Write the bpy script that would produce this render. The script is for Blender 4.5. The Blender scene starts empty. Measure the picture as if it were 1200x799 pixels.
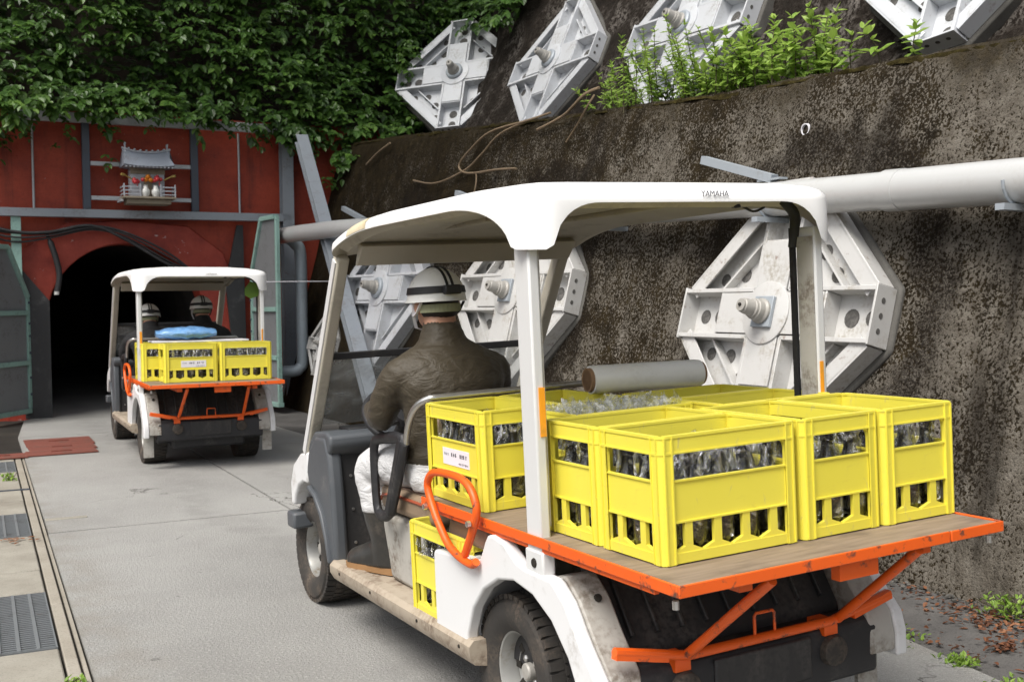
import bpy, bmesh, math, random
from mathutils import Vector, Matrix, noise as mnoise
from mathutils.bvhtree import BVHTree
R = math.radians
random.seed(7)
SC = bpy.context.scene
COL = SC.collection

# ------------------------------------------------------------------ camera
CAM_H, PITCH, ROLL = 1.3603, 0.0366, -0.0126
cd = bpy.data.cameras.new('camera')
cam = bpy.data.objects.new('camera', cd)
COL.objects.link(cam)
SC.camera = cam
cd.sensor_width = 36.0
cd.lens = 1311.118 / 1200 * 36.0
cd.clip_start = 0.05
cd.clip_end = 600
_cr, _sr, _cp, _sp = math.cos(ROLL), math.sin(ROLL), math.cos(PITCH), math.sin(PITCH)
_r = Vector((_cr, _sr * _sp, _sr * _cp))
_u = Vector((-_sr, _cr * _sp, _cr * _cp))
_f = Vector((0, _cp, -_sp))
_m = Matrix((_r, _u, -_f)).transposed().to_4x4()
_m.translation = Vector((0, 0, CAM_H))
cam.matrix_world = _m
cd.dof.use_dof = True
cd.dof.focus_distance = 3.9
cd.dof.aperture_fstop = 9.0

# ------------------------------------------------------------------ sky, sun, exposure (soft overcast)
SUN_EL, SUN_AZ = R(55), R(214)          # azimuth measured clockwise from +Y: behind the camera, a little to the left
world = bpy.data.worlds.new('World')
SC.world = world
world.use_nodes = True
wn, wl = world.node_tree.nodes, world.node_tree.links
wn.clear()
w_out = wn.new('ShaderNodeOutputWorld')
w_bg = wn.new('ShaderNodeBackground')
w_sky = wn.new('ShaderNodeTexSky')
w_sky.sky_type = 'NISHITA'
w_sky.sun_disc = False
w_sky.sun_elevation = SUN_EL
w_sky.sun_rotation = SUN_AZ
w_sky.air_density = 1.0
w_sky.dust_density = 4.0
w_sky.ozone_density = 1.0
w_hsv = wn.new('ShaderNodeHueSaturation')
w_hsv.inputs['Saturation'].default_value = 0.35
w_bg.inputs['Strength'].default_value = 0.08
wl.new(w_sky.outputs[0], w_hsv.inputs['Color'])
wl.new(w_hsv.outputs[0], w_bg.inputs[0])
wl.new(w_bg.outputs[0], w_out.inputs[0])
sd = bpy.data.lights.new('sun', 'SUN')
sd.energy = 1.5
sd.angle = R(28)
sd.color = (1.0, 0.955, 0.885)
sun = bpy.data.objects.new('sun', sd)
COL.objects.link(sun)
_sdir = Vector((math.sin(SUN_AZ) * math.cos(SUN_EL), math.cos(SUN_AZ) * math.cos(SUN_EL), math.sin(SUN_EL)))
sun.rotation_euler = _sdir.to_track_quat('Z', 'Y').to_euler()
sun.location = (-4, -6, 14)
SC.view_settings.view_transform = 'Standard'
SC.view_settings.look = 'None'
SC.view_settings.gamma = 1.0
SC.view_settings.use_curve_mapping = False
SC.view_settings.exposure = 1.2
SC.cycles.max_bounces = 8
SC.cycles.transparent_max_bounces = 16
SC.cycles.use_denoising = True
SC.cycles.caustics_reflective = False
SC.cycles.caustics_refractive = False

# ------------------------------------------------------------------ site frame: a = to the right across the lane, b = along the lane to the tunnel
PSI = 0.475
def W(a, b, z=0.0):
    return Vector((math.cos(PSI) * a - math.sin(PSI) * b, math.sin(PSI) * a + math.cos(PSI) * b, z))

# ------------------------------------------------------------------ mesh helper
class MB:
    def __init__(s):
        s.v, s.f, s.m, s.cm = [], [], [], 0
    def add(s, vs, fs):
        o = len(s.v)
        s.v.extend([tuple(p) for p in vs])
        s.f.extend([tuple(i + o for i in f) for f in fs])
        s.m.extend([s.cm] * len(fs))
        return s
    def box(s, x0, x1, y0, y1, z0, z1, M=None):
        vs = [Vector(p) for p in ((x0, y0, z0), (x1, y0, z0), (x1, y1, z0), (x0, y1, z0), (x0, y0, z1), (x1, y0, z1), (x1, y1, z1), (x0, y1, z1))]
        if M is not None:
            vs = [M @ p for p in vs]
        return s.add(vs, [(3, 2, 1, 0), (4, 5, 6, 7), (0, 1, 5, 4), (1, 2, 6, 5), (2, 3, 7, 6), (3, 0, 4, 7)])
    def prism(s, poly, axis, t0, t1, M=None):
        n = len(poly)
        def P(p, t):
            q = Vector((t, p[0], p[1])) if axis == 'x' else Vector((p[0], t, p[1])) if axis == 'y' else Vector((p[0], p[1], t))
            return M @ q if M is not None else q
        vs = [P(p, t0) for p in poly] + [P(p, t1) for p in poly]
        return s.add(vs, [tuple(range(n)), tuple(range(2 * n - 1, n - 1, -1))] + [(i, i + n, (i + 1) % n + n, (i + 1) % n) for i in range(n)])
    def bar(s, p, q, w, h, up=(0, 0, 1)):
        p, q = Vector(p), Vector(q)
        d = (q - p).normalized()
        sx = d.cross(Vector(up))
        sx = sx.normalized() if sx.length > 1e-6 else Vector((1, 0, 0))
        sy = sx.cross(d)
        o = [sx * (w / 2 * i) + sy * (h / 2 * j) for i, j in ((-1, -1), (1, -1), (1, 1), (-1, 1))]
        return s.add([p + k for k in o] + [q + k for k in o], [(3, 2, 1, 0), (4, 5, 6, 7), (0, 1, 5, 4), (1, 2, 6, 5), (2, 3, 7, 6), (3, 0, 4, 7)])
    def loft(s, rings, cap0=True, cap1=True, closed=False):
        n = len(rings[0])
        vs = [p for r in rings for p in r]
        fs = []
        k = len(rings)
        for i in range(k if closed else k - 1):
            j = (i + 1) % k
            for t in range(n):
                t2 = (t + 1) % n
                fs.append((i * n + t, i * n + t2, j * n + t2, j * n + t))
        if not closed:
            if cap0: fs.append(tuple(range(n - 1, -1, -1)))
            if cap1: fs.append(tuple(range((k - 1) * n, k * n)))
        return s.add(vs, fs)
    def tube(s, pts, r, n=10, closed=False, flat=1.0):
        pts = [Vector(p) for p in pts]
        k = len(pts)
        rs = r if isinstance(r, (list, tuple)) else [r] * k
        rings = []
        prev = None
        for i in range(k):
            a = pts[(i - 1) % k] if closed or i > 0 else pts[i]
            b = pts[(i + 1) % k] if closed or i < k - 1 else pts[i]
            d = (b - a).normalized()
            if prev is None:
                e = d.cross(Vector((0, 0, 1)))
                if e.length < 1e-3: e = d.cross(Vector((1, 0, 0)))
            else:
                e = prev - d * prev.dot(d)
            e.normalize()
            prev = e
            g = d.cross(e)
            rings.append([pts[i] + e * (math.cos(2 * math.pi * t / n) * rs[i]) + g * (math.sin(2 * math.pi * t / n) * rs[i] * flat) for t in range(n)])
        return s.loft(rings, closed=closed)
    def lathe(s, prof, n=24, M=None):
        rings = []
        for r, z in prof:
            ring = [Vector((max(r, 1e-4) * math.cos(2 * math.pi * t / n), max(r, 1e-4) * math.sin(2 * math.pi * t / n), z)) for t in range(n)]
            rings.append([M @ p for p in ring] if M is not None else ring)
        return s.loft(rings)
    def ell(s, c, rx, ry, rz, n=16, m=10, M=None):
        rings = []
        for i in range(1, m):
            ph = math.pi * i / m
            ring = [Vector((c[0] + rx * math.sin(ph) * math.cos(2 * math.pi * t / n), c[1] + ry * math.sin(ph) * math.sin(2 * math.pi * t / n), c[2] - rz * math.cos(ph))) for t in range(n)]
            rings.append([M @ p for p in ring] if M is not None else ring)
        return s.loft(rings)
    def mesh(s, name, mats, smooth=None, origin=None, recalc=True):
        me = bpy.data.meshes.new(name)
        vs = s.v if origin is None else [(p[0] - origin[0], p[1] - origin[1], p[2] - origin[2]) for p in s.v]
        me.from_pydata(vs, [], s.f)
        mats = mats if isinstance(mats, (list, tuple)) else [mats]
        for m in mats: me.materials.append(m)
        if len(mats) > 1: me.polygons.foreach_set('material_index', s.m)
        if recalc:
            bm = bmesh.new(); bm.from_mesh(me)
            bmesh.ops.recalc_face_normals(bm, faces=bm.faces)
            bm.to_mesh(me); bm.free()
        if smooth is not None:
            me.polygons.foreach_set('use_smooth', [True] * len(me.polygons))
            me.set_sharp_from_angle(angle=R(smooth))
        me.update()
        return me
    def build(s, name, mats, parent=None, smooth=None, bevel=0, seg=2, origin=None, recalc=True):
        o = bpy.data.objects.new(name, s.mesh(name, mats, smooth, origin, recalc))
        COL.objects.link(o)
        if parent is not None: o.parent = parent
        if bevel:
            add_bevel(o, bevel, seg)
        return o
def add_bevel(o, w, seg=2, ang=35):
    b = o.modifiers.new('bevel', 'BEVEL')
    b.width = w; b.segments = seg; b.limit_method = 'ANGLE'; b.angle_limit = R(ang)
    b.harden_normals = False
    o.data.polygons.foreach_set('use_smooth', [True] * len(o.data.polygons))
    o.data.set_sharp_from_angle(angle=R(40))
def tag(o, label, cat, group=None, kind=None):
    if label: o['label'] = label
    if cat: o['category'] = cat
    if group: o['group'] = group
    if kind: o['kind'] = kind
    return o
def thing(name, label, cat, loc=(0, 0, 0), rot=(0, 0, 0), group=None):
    o = bpy.data.objects.new(name, None)
    COL.objects.link(o)
    o.empty_display_size = 0.1
    o.location = loc; o.rotation_euler = rot
    return tag(o, label, cat, group)
def site_thing(name, label, cat, a, b, z=0.0, group=None, rz=0.0):
    return thing(name, label, cat, W(a, b, z), (0, 0, PSI + rz), group)
def site_mesh(mb, name, mat, origin, **k):
    o = mb.build(name, mat, origin=origin, **k)
    o.location = W(*origin); o.rotation_euler = (0, 0, PSI)
    return o
def inst(src, parent=None, name=None, loc=None, rot=None):
    c = src.copy(); COL.objects.link(c)
    if name: c.name = name
    c.parent = parent
    if loc is not None: c.location = loc
    if rot is not None: c.rotation_euler = rot
    return c
def copy_tree(o, parent=None):
    kids = list(o.children)
    c = o.copy(); COL.objects.link(c); c.parent = parent
    for k in kids: copy_tree(k, c)
    return c
def arc(cx, cy, r, a0, a1, n):
    return [(cx + r * math.cos(R(a0 + (a1 - a0) * i / n)), cy + r * math.sin(R(a0 + (a1 - a0) * i / n))) for i in range(n + 1)]
def smooth_path(pts, n=6, closed=False):
    pts = [Vector(p) for p in pts]
    k = len(pts); out = []
    for i in range(k if closed else k - 1):
        g = lambda j: pts[j % k] if closed else pts[min(max(j, 0), k - 1)]
        p0, p1, p2, p3 = g(i - 1), g(i), g(i + 1), g(i + 2)
        for t in range(n):
            x = t / n
            out.append(0.5 * ((2 * p1) + (p2 - p0) * x + (2 * p0 - 5 * p1 + 4 * p2 - p3) * x * x + (3 * p1 - p0 - 3 * p2 + p3) * x ** 3))
    if not closed: out.append(pts[-1])
    return out

# ------------------------------------------------------------------ materials
class Mat:
    def __init__(s, name):
        s.mat = bpy.data.materials.new(name)
        s.mat.use_nodes = True
        s.nt = s.mat.node_tree
        s.b = s.nt.nodes['Principled BSDF']
        s.out = s.nt.nodes['Material Output']
        s._co = None
    def n(s, t, **k):
        x = s.nt.nodes.new(t)
        for a, b in k.items(): setattr(x, a, b)
        return x
    def l(s, a, b): s.nt.links.new(a, b)
    def co(s):
        if s._co is None: s._co = s.n('ShaderNodeTexCoord').outputs['Object']
        return s._co
    def mapped(s, scale=(1, 1, 1), loc=(0, 0, 0)):
        m = s.n('ShaderNodeMapping')
        m.inputs['Scale'].default_value = scale; m.inputs['Location'].default_value = loc
        s.l(s.co(), m.inputs['Vector'])
        return m.outputs[0]
    def noise(s, scale, detail=4, rough=0.55, vec=None, dist=0.0):
        x = s.n('ShaderNodeTexNoise')
        x.inputs['Scale'].default_value = scale; x.inputs['Detail'].default_value = detail; x.inputs['Roughness'].default_value = rough
        x.inputs['Distortion'].default_value = dist
        s.l(vec if vec is not None else s.co(), x.inputs['Vector'])
        return x.outputs['Fac']
    def ramp(s, fac, stops):
        x = s.n('ShaderNodeValToRGB')
        e = x.color_ramp.elements
        while len(e) < len(stops): e.new(0.5)
        for k, (p, c) in zip(e, stops):
            k.position = p
            k.color = (*c, 1) if len(c) == 3 else c
        s.l(fac, x.inputs['Fac'])
        return x.outputs['Color']
    def step(s, fac, lo, hi):
        x = s.n('ShaderNodeMapRange'); x.clamp = True
        x.interpolation_type = 'SMOOTHSTEP'
        x.inputs['From Min'].default_value = lo; x.inputs['From Max'].default_value = hi
        s.l(fac, x.inputs['Value'])
        return x.outputs['Result']
    def mix(s, fac, a, b, mode='MIX'):
        x = s.n('ShaderNodeMix', data_type='RGBA', blend_type=mode)
        if isinstance(fac, (int, float)): x.inputs[0].default_value = fac
        else: s.l(fac, x.inputs[0])
        for i, c in ((6, a), (7, b)):
            if isinstance(c, tuple): x.inputs[i].default_value = (*c[:3], 1)
            else: s.l(c, x.inputs[i])
        return x.outputs[2]
    def math(s, op, a, b=None):
        x = s.n('ShaderNodeMath', operation=op)
        for i, c in ((0, a), (1, b)):
            if c is None: continue
            if isinstance(c, (int, float)): x.inputs[i].default_value = c
            else: s.l(c, x.inputs[i])
        return x.outputs[0]
    def color(s, c):
        if isinstance(c, tuple): s.b.inputs['Base Color'].default_value = (*c[:3], 1)
        else: s.l(c, s.b.inputs['Base Color'])
        return s
    def set(s, **k):
        for a, v in k.items():
            i = s.b.inputs[a.replace('_', ' ')]
            if isinstance(v, (int, float, tuple)): i.default_value = v
            else: s.l(v, i)
        return s
    def bump(s, h, strength=0.3, dist=0.01, prev=None):
        x = s.n('ShaderNodeBump')
        x.inputs['Strength'].default_value = strength; x.inputs['Distance'].default_value = dist
        s.l(h, x.inputs['Height'])
        if prev is not None: s.l(prev, x.inputs['Normal'])
        s.l(x.outputs[0], s.b.inputs['Normal'])
        return x.outputs[0]
def weathered(name, base, dirt, rough=0.5, amount=(0.5, 0.75), scale=6, metallic=0.0, bump=0.08, fine=60, streak=False, var=0.12, coat=0.0):
    """paint or plastic with blotchy dirt and a slightly uneven tone"""
    m = Mat(name)
    v = m.mapped((1, 1, 0.25)) if streak else None
    n1 = m.noise(scale, 6, 0.62, v)
    n2 = m.noise(fine, 3, 0.6)
    tone = m.mix(m.noise(scale * 0.4, 3), tuple(c * (1 - var) for c in base), tuple(min(1, c * (1 + var)) for c in base))
    d = m.math('MULTIPLY', m.step(n1, *amount), m.step(n2, 0.3, 0.62))
    m.color(m.mix(d, tone, dirt))
    m.set(Metallic=metallic)
    rr = m.n('ShaderNodeMapRange'); rr.inputs['To Min'].default_value = max(0.05, rough - 0.1); rr.inputs['To Max'].default_value = min(1, rough + 0.15)
    m.l(n1, rr.inputs['Value']); m.l(rr.outputs[0], m.b.inputs['Roughness'])
    if bump: m.bump(n2, bump, 0.004)
    if coat: m.set(Coat_Weight=coat, Coat_Roughness=0.15)
    return m.mat
M = {}
M['cart_white'] = weathered('cart white paint', (0.74, 0.745, 0.75), (0.36, 0.33, 0.29), 0.34, (0.54, 0.84), 7, bump=0.03, var=0.03)
M['roof_white'] = weathered('roof white plastic', (0.86, 0.86, 0.85), (0.55, 0.5, 0.42), 0.42, (0.70, 0.95), 5, bump=0.02, var=0.02)
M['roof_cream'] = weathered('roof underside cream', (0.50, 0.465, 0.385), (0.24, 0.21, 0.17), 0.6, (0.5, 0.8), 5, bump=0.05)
M['trim_grey'] = weathered('dirty grey trim', (0.42, 0.405, 0.37), (0.16, 0.13, 0.1), 0.55, (0.42, 0.7), 9)
M['post_white'] = weathered('post aluminium white', (0.66, 0.665, 0.66), (0.35, 0.3, 0.25), 0.38, (0.58, 0.85), 8, bump=0.02, var=0.04, streak=True)
M['sill'] = weathered('worn beige sill', (0.40, 0.34, 0.265), (0.17, 0.12, 0.085), 0.6, (0.38, 0.68), 9)
M['cowl'] = weathered('blue grey plastic', (0.080, 0.088, 0.098), (0.17, 0.165, 0.16), 0.45, (0.52, 0.8), 6, bump=0.06)
M['black_plastic'] = weathered('black plastic', (0.018, 0.018, 0.02), (0.10, 0.093, 0.085), 0.5, (0.5, 0.82), 7)
M['black_panel'] = weathered('dusty black panel', (0.022, 0.022, 0.023), (0.09, 0.082, 0.075), 0.55, (0.42, 0.75), 5, streak=True)
M['rubber'] = weathered('tyre rubber', (0.032, 0.029, 0.026), (0.13, 0.10, 0.075), 0.8, (0.42, 0.75), 7, bump=0.25, fine=90)
M['rim'] = weathered('silver steel rim', (0.36, 0.36, 0.345), (0.2, 0.16, 0.11), 0.42, (0.45, 0.75), 10, metallic=0.45)
M['orange'] = weathered('orange paint', (0.80, 0.115, 0.010), (0.09, 0.05, 0.035), 0.42, (0.56, 0.66), 22, bump=0.05, var=0.06)
M['chrome'] = weathered('steel rail', (0.6, 0.59, 0.57), (0.3, 0.28, 0.25), 0.3, (0.55, 0.8), 20, metallic=0.9)
M['seat'] = weathered('tan vinyl', (0.27, 0.195, 0.13), (0.14, 0.1, 0.07), 0.55, (0.45, 0.75), 10)
M['seat_brown'] = weathered('brown vinyl', (0.20, 0.13, 0.098), (0.1, 0.07, 0.05), 0.5, (0.45, 0.75), 10)
M['piping'] = weathered('red piping', (0.32, 0.07, 0.03), (0.15, 0.05, 0.03), 0.5)
M['reflector'] = weathered('amber reflector', (0.9, 0.36, 0.02), (0.5, 0.25, 0.05), 0.35, var=0.03)
M['print_dark'] = weathered('dark print', (0.03, 0.03, 0.05), (0.05, 0.05, 0.06), 0.5)
M['print_grey'] = weathered('grey print', (0.20, 0.20, 0.23), (0.18, 0.18, 0.21), 0.5)
M['lettering'] = weathered('dark lettering', (0.10, 0.10, 0.12), (0.09, 0.09, 0.11), 0.5)
M['paper'] = weathered('label paper', (0.76, 0.75, 0.79), (0.6, 0.58, 0.6), 0.6, (0.7, 0.9))
M['tape'] = weathered('yellowed tape', (0.74, 0.66, 0.47), (0.6, 0.5, 0.32), 0.4, (0.4, 0.7), 12)
M['cardboard'] = weathered('cardboard core', (0.26, 0.155, 0.085), (0.16, 0.09, 0.05), 0.8)

def mat_bed():
    m = Mat('brown plywood')
    v = m.mapped((3, 26, 3))
    g = m.noise(2.2, 6, 0.6, v)
    c = m.ramp(g, [(0.25, (0.17, 0.125, 0.09)), (0.55, (0.25, 0.19, 0.14)), (0.8, (0.31, 0.24, 0.185))])
    s = m.step(m.noise(5, 5), 0.5, 0.72)
    m.color(m.mix(s, c, (0.13, 0.098, 0.075)))
    m.set(Roughness=0.7)
    m.bump(g, 0.15, 0.004)
    return m.mat
M['bed'] = mat_bed()

def mat_crate():
    m = Mat('yellow crate plastic')
    n = m.noise(3.0, 4)
    inf = m.n('ShaderNodeObjectInfo')
    base = m.mix(n, (0.77, 0.67, 0.065), (0.84, 0.75, 0.10))
    base = m.mix(m.math('MULTIPLY', inf.outputs['Random'], 0.35), base, (0.70, 0.64, 0.06))
    sc = m.noise(1.0, 5, 0.7, m.mapped((14, 14, 70)))
    base = m.mix(m.math('MULTIPLY', m.step(sc, 0.60, 0.80), 0.5), base, (0.60, 0.46, 0.10))
    scuff = m.noise(1.0, 6, 0.75, m.mapped((30, 30, 9), (2, 1, 5)), 0.8)
    base = m.mix(m.math('MULTIPLY', m.step(scuff, 0.60, 0.70), 0.55), base, (0.52, 0.46, 0.22))
    grime = m.noise(8, 7, 0.7)
    base = m.mix(m.math('MULTIPLY', m.step(grime, 0.58, 0.75), 0.35), base, (0.45, 0.36, 0.11))
    m.color(base)
    m.set(Roughness=0.38, Subsurface_Weight=0.0, Specular_IOR_Level=0.4)
    m.bump(m.noise(45, 3), 0.04, 0.003)
    return m.mat
M['crate'] = mat_crate()

def mat_bottle():
    m = Mat('dark bottle glass')
    m.color((0.012, 0.010, 0.008)); m.set(Roughness=0.06, Coat_Weight=0.4, IOR=1.5)
    return m.mat
M['bottle'] = mat_bottle()

def mat_film(name, amt=0.45, scale=30, rough=0.12, tint=(0.92, 0.94, 0.96), dist=0.02, metal=0.0, base=0.0):
    m = Mat(name)
    m.color(tint); m.set(Roughness=rough, Metallic=metal, Specular_IOR_Level=0.9, Coat_Weight=0.6, Coat_Roughness=0.06)
    h = m.noise(scale, 5, 0.65, None, 1.2)
    nm = m.bump(h, 0.9, dist)
    tr = m.n('ShaderNodeBsdfTransparent')
    tr.inputs[0].default_value = (0.97, 0.98, 0.98, 1)
    mx = m.n('ShaderNodeMixShader')
    lw = m.n('ShaderNodeLayerWeight'); lw.inputs['Blend'].default_value = 0.35
    m.l(nm, lw.inputs['Normal'])
    f = m.math('MULTIPLY', m.step(m.noise(scale * 0.8, 4, 0.6, None, 0.8), 0.46, 0.72), amt)
    f = m.math('ADD', m.math('ADD', f, base), m.math('MULTIPLY', lw.outputs['Facing'], 0.22))
    m.l(f, mx.inputs[0]); m.l(tr.outputs[0], mx.inputs[1]); m.l(m.b.outputs[0], mx.inputs[2])
    m.l(mx.outputs[0], m.out.inputs[0])
    return m.mat
M['film'] = mat_film('clear crumpled film', 0.78, 30, 0.16, (0.97, 0.98, 1.0), 0.03, 1.0)
M['film_roll'] = weathered('wound clear film', (0.84, 0.84, 0.81), (0.72, 0.71, 0.67), 0.3, (0.4, 0.7), 5, bump=0.02, coat=0.4)
M['shield'] = mat_film('dusty clear windshield', 0.30, 6, 0.25, (0.6, 0.62, 0.62), 0.002, 0.0, 0.12)
M['bag'] = mat_film('clear open bag', 0.62, 36, 0.12, (0.95, 0.96, 0.98), 0.03, 0.0, 0.02)
M['blue_bag'] = (lambda m: (m.color(m.mix(m.noise(20, 4), (0.06, 0.25, 0.62), (0.28, 0.50, 0.78))), m.set(Roughness=0.22, Coat_Weight=0.5), m.bump(m.noise(28, 5, 0.6, None, 1.0), 0.9, 0.02), m.mat)[-1])(Mat('blue plastic packet'))

def mat_galv(name, base, dirt, rust=0.0, rough=0.5):
    m = Mat(name)
    n = m.noise(5, 7, 0.65); f = m.noise(38, 4, 0.6)
    c = m.mix(n, tuple(x * 0.88 for x in base), base)
    c = m.mix(m.math('MULTIPLY', m.step(n, 0.46, 0.72), m.step(f, 0.35, 0.65)), c, dirt)
    if rust: c = m.mix(m.math('MULTIPLY', m.step(m.noise(9, 8, 0.7), 0.60, 0.70), rust), c, (0.16, 0.065, 0.03))
    m.color(c); m.set(Roughness=rough, Metallic=0.15)
    m.bump(f, 0.08, 0.004)
    return m.mat
M['anchor'] = mat_galv('anchor plate paint', (0.62, 0.615, 0.60), (0.36, 0.33, 0.275), 0.6)
M['anchor_up'] = mat_galv('anchor plate pale paint', (0.66, 0.68, 0.71), (0.42, 0.42, 0.41), 0.35)
M['bolt'] = mat_galv('bolt cap grey', (0.40, 0.385, 0.355), (0.22, 0.2, 0.17), 0.2)
M['washer'] = mat_galv('galvanised blue grey', (0.38, 0.42, 0.46), (0.28, 0.29, 0.3))
M['pipe'] = mat_galv('grey pipe', (0.60, 0.605, 0.60), (0.50, 0.495, 0.48), 0.0, 0.28)
M['pipe_far'] = mat_galv('blue grey pipe', (0.46, 0.53, 0.58), (0.36, 0.39, 0.42), 0, 0.45)
M['steel'] = mat_galv('galvanised steel', (0.30, 0.33, 0.37), (0.2, 0.2, 0.2), 0.5)
M['steel_dark'] = mat_galv('dark blue steel', (0.075, 0.09, 0.12), (0.06, 0.06, 0.06), 0.3)
M['steel_pale'] = mat_galv('pale steel', (0.52, 0.55, 0.58), (0.36, 0.36, 0.36), 0.2)
M['gate_green'] = mat_galv('mint green paint', (0.34, 0.54, 0.48), (0.14, 0.2, 0.18), 0.35)
M['gate_panel'] = mat_galv('grey gate sheet', (0.26, 0.275, 0.285), (0.14, 0.14, 0.14), 0.3)
M['red_plate'] = mat_galv('red brown steel plate', (0.23, 0.075, 0.055), (0.11, 0.065, 0.05), 0.4, 0.7)
M['grating'] = mat_galv('galvanised grating', (0.20, 0.215, 0.225), (0.11, 0.11, 0.11), 0.2, 0.5)

def mat_road():
    m = Mat('worn concrete road')
    big = m.noise(0.55, 5, 0.6); mid = m.noise(5, 5, 0.6); fine = m.noise(160, 3, 0.7); sp = m.noise(70, 2, 0.6)
    c = m.ramp(big, [(0.3, (0.27, 0.266, 0.255)), (0.5, (0.34, 0.336, 0.322)), (0.7, (0.39, 0.386, 0.37))])
    c = m.mix(m.math('MULTIPLY', m.step(mid, 0.48, 0.75), 0.4), c, (0.30, 0.295, 0.285))
    c = m.mix(m.math('MULTIPLY', m.step(sp, 0.52, 0.68), 0.5), c, (0.47, 0.46, 0.435))
    c = m.mix(m.math('MULTIPLY', m.step(fine, 0.50, 0.66), 0.6), c, (0.18, 0.175, 0.165))
    stain = m.noise(1.3, 7, 0.7, None, 0.6)
    c = m.mix(m.math('MULTIPLY', m.step(stain, 0.60, 0.74), 0.35), c, (0.22, 0.215, 0.205))
    # wheel tracks worn into the lane, drips between them, dirt towards the edges
    sx = m.n('ShaderNodeSeparateXYZ'); m.l(m.co(), sx.inputs[0])
    wob = m.math('MULTIPLY', m.math('SUBTRACT', m.noise(0.7, 3), 0.5), 0.9)
    ax = m.math('ABSOLUTE', m.math('ADD', sx.outputs['X'], wob))
    tr = m.math('ABSOLUTE', m.math('SUBTRACT', ax, 0.42))
    tr = m.math('SUBTRACT', 1.0, m.step(tr, 0.05, 0.22))
    c = m.mix(m.math('MULTIPLY', tr, m.math('MULTIPLY', m.step(mid, 0.30, 0.62), 0.30)), c, (0.20, 0.195, 0.185))
    ed = m.math('ABSOLUTE', m.math('ADD', sx.outputs['X'], m.math('MULTIPLY', wob, 0.5)))
    c = m.mix(m.math('MULTIPLY', m.step(ed, 1.12, 1.5), m.math('MULTIPLY', m.step(mid, 0.35, 0.65), 0.45)), c, (0.24, 0.215, 0.175))
    dr = m.noise(6.5, 5, 0.6, None, 0.3)
    c = m.mix(m.math('MULTIPLY', m.step(dr, 0.685, 0.72), 0.5), c, (0.11, 0.105, 0.10))
    ck = m.n('ShaderNodeTexVoronoi', feature='DISTANCE_TO_EDGE'); ck.inputs['Scale'].default_value = 0.42
    wv = m.n('ShaderNodeVectorMath', operation='ADD'); nz = m.n('ShaderNodeTexNoise'); nz.inputs['Scale'].default_value = 2.2; nz.inputs['Detail'].default_value = 6
    m.l(m.co(), nz.inputs['Vector']); m.l(m.co(), wv.inputs[0]); m.l(nz.outputs['Color'], wv.inputs[1]); m.l(wv.outputs[0], ck.inputs['Vector'])
    crack = m.math('SUBTRACT', 1.0, m.step(ck.outputs['Distance'], 0.0008, 0.0035))
    c = m.mix(m.math('MULTIPLY', crack, m.step(m.noise(0.8, 3), 0.52, 0.6)), c, (0.09, 0.085, 0.08))
    m.color(c); m.set(Roughness=0.85, Specular_IOR_Level=0.3)
    m.bump(m.math('ADD', m.math('MULTIPLY', fine, 0.8), sp), 0.9, 0.008)
    return m.mat
M['road'] = mat_road()
def mat_concrete(name, c0, c1, c2, speck=0.35):
    m = Mat(name)
    big = m.noise(2.2, 6, 0.65); fine = m.noise(120, 3, 0.7)
    c = m.ramp(big, [(0.3, c0), (0.5, c1), (0.72, c2)])
    c = m.mix(m.math('MULTIPLY', m.step(fine, 0.5, 0.68), speck), c, tuple(x * 0.5 for x in c0))
    inf = m.n('ShaderNodeObjectInfo')
    c = m.mix(m.math('MULTIPLY', inf.outputs['Random'], 0.25), c, tuple(x * 0.75 for x in c1))
    m.color(c); m.set(Roughness=0.9, Specular_IOR_Level=0.25)
    m.bump(fine, 0.3, 0.005)
    return m.mat
M['slab'] = mat_concrete('beige drain slab', (0.24, 0.22, 0.185), (0.32, 0.30, 0.255), (0.38, 0.36, 0.31))
M['kerb'] = mat_concrete('kerb strip', (0.25, 0.225, 0.185), (0.33, 0.30, 0.25), (0.38, 0.35, 0.30))
M['pad'] = mat_concrete('mortar pad', (0.07, 0.066, 0.06), (0.12, 0.115, 0.105), (0.19, 0.185, 0.17))
M['asphalt'] = mat_concrete('old asphalt', (0.085, 0.08, 0.078), (0.125, 0.12, 0.115), (0.165, 0.158, 0.15), 0.6)
M['earth'] = mat_concrete('dark earth', (0.028, 0.022, 0.016), (0.045, 0.036, 0.026), (0.075, 0.06, 0.045))
M['hole'] = mat_concrete('mortar in sleeve holes', (0.05, 0.048, 0.045), (0.11, 0.106, 0.10), (0.2, 0.19, 0.18))
M['gap'] = mat_concrete('gap soil', (0.02, 0.018, 0.016), (0.03, 0.027, 0.023), (0.05, 0.045, 0.035))

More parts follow.
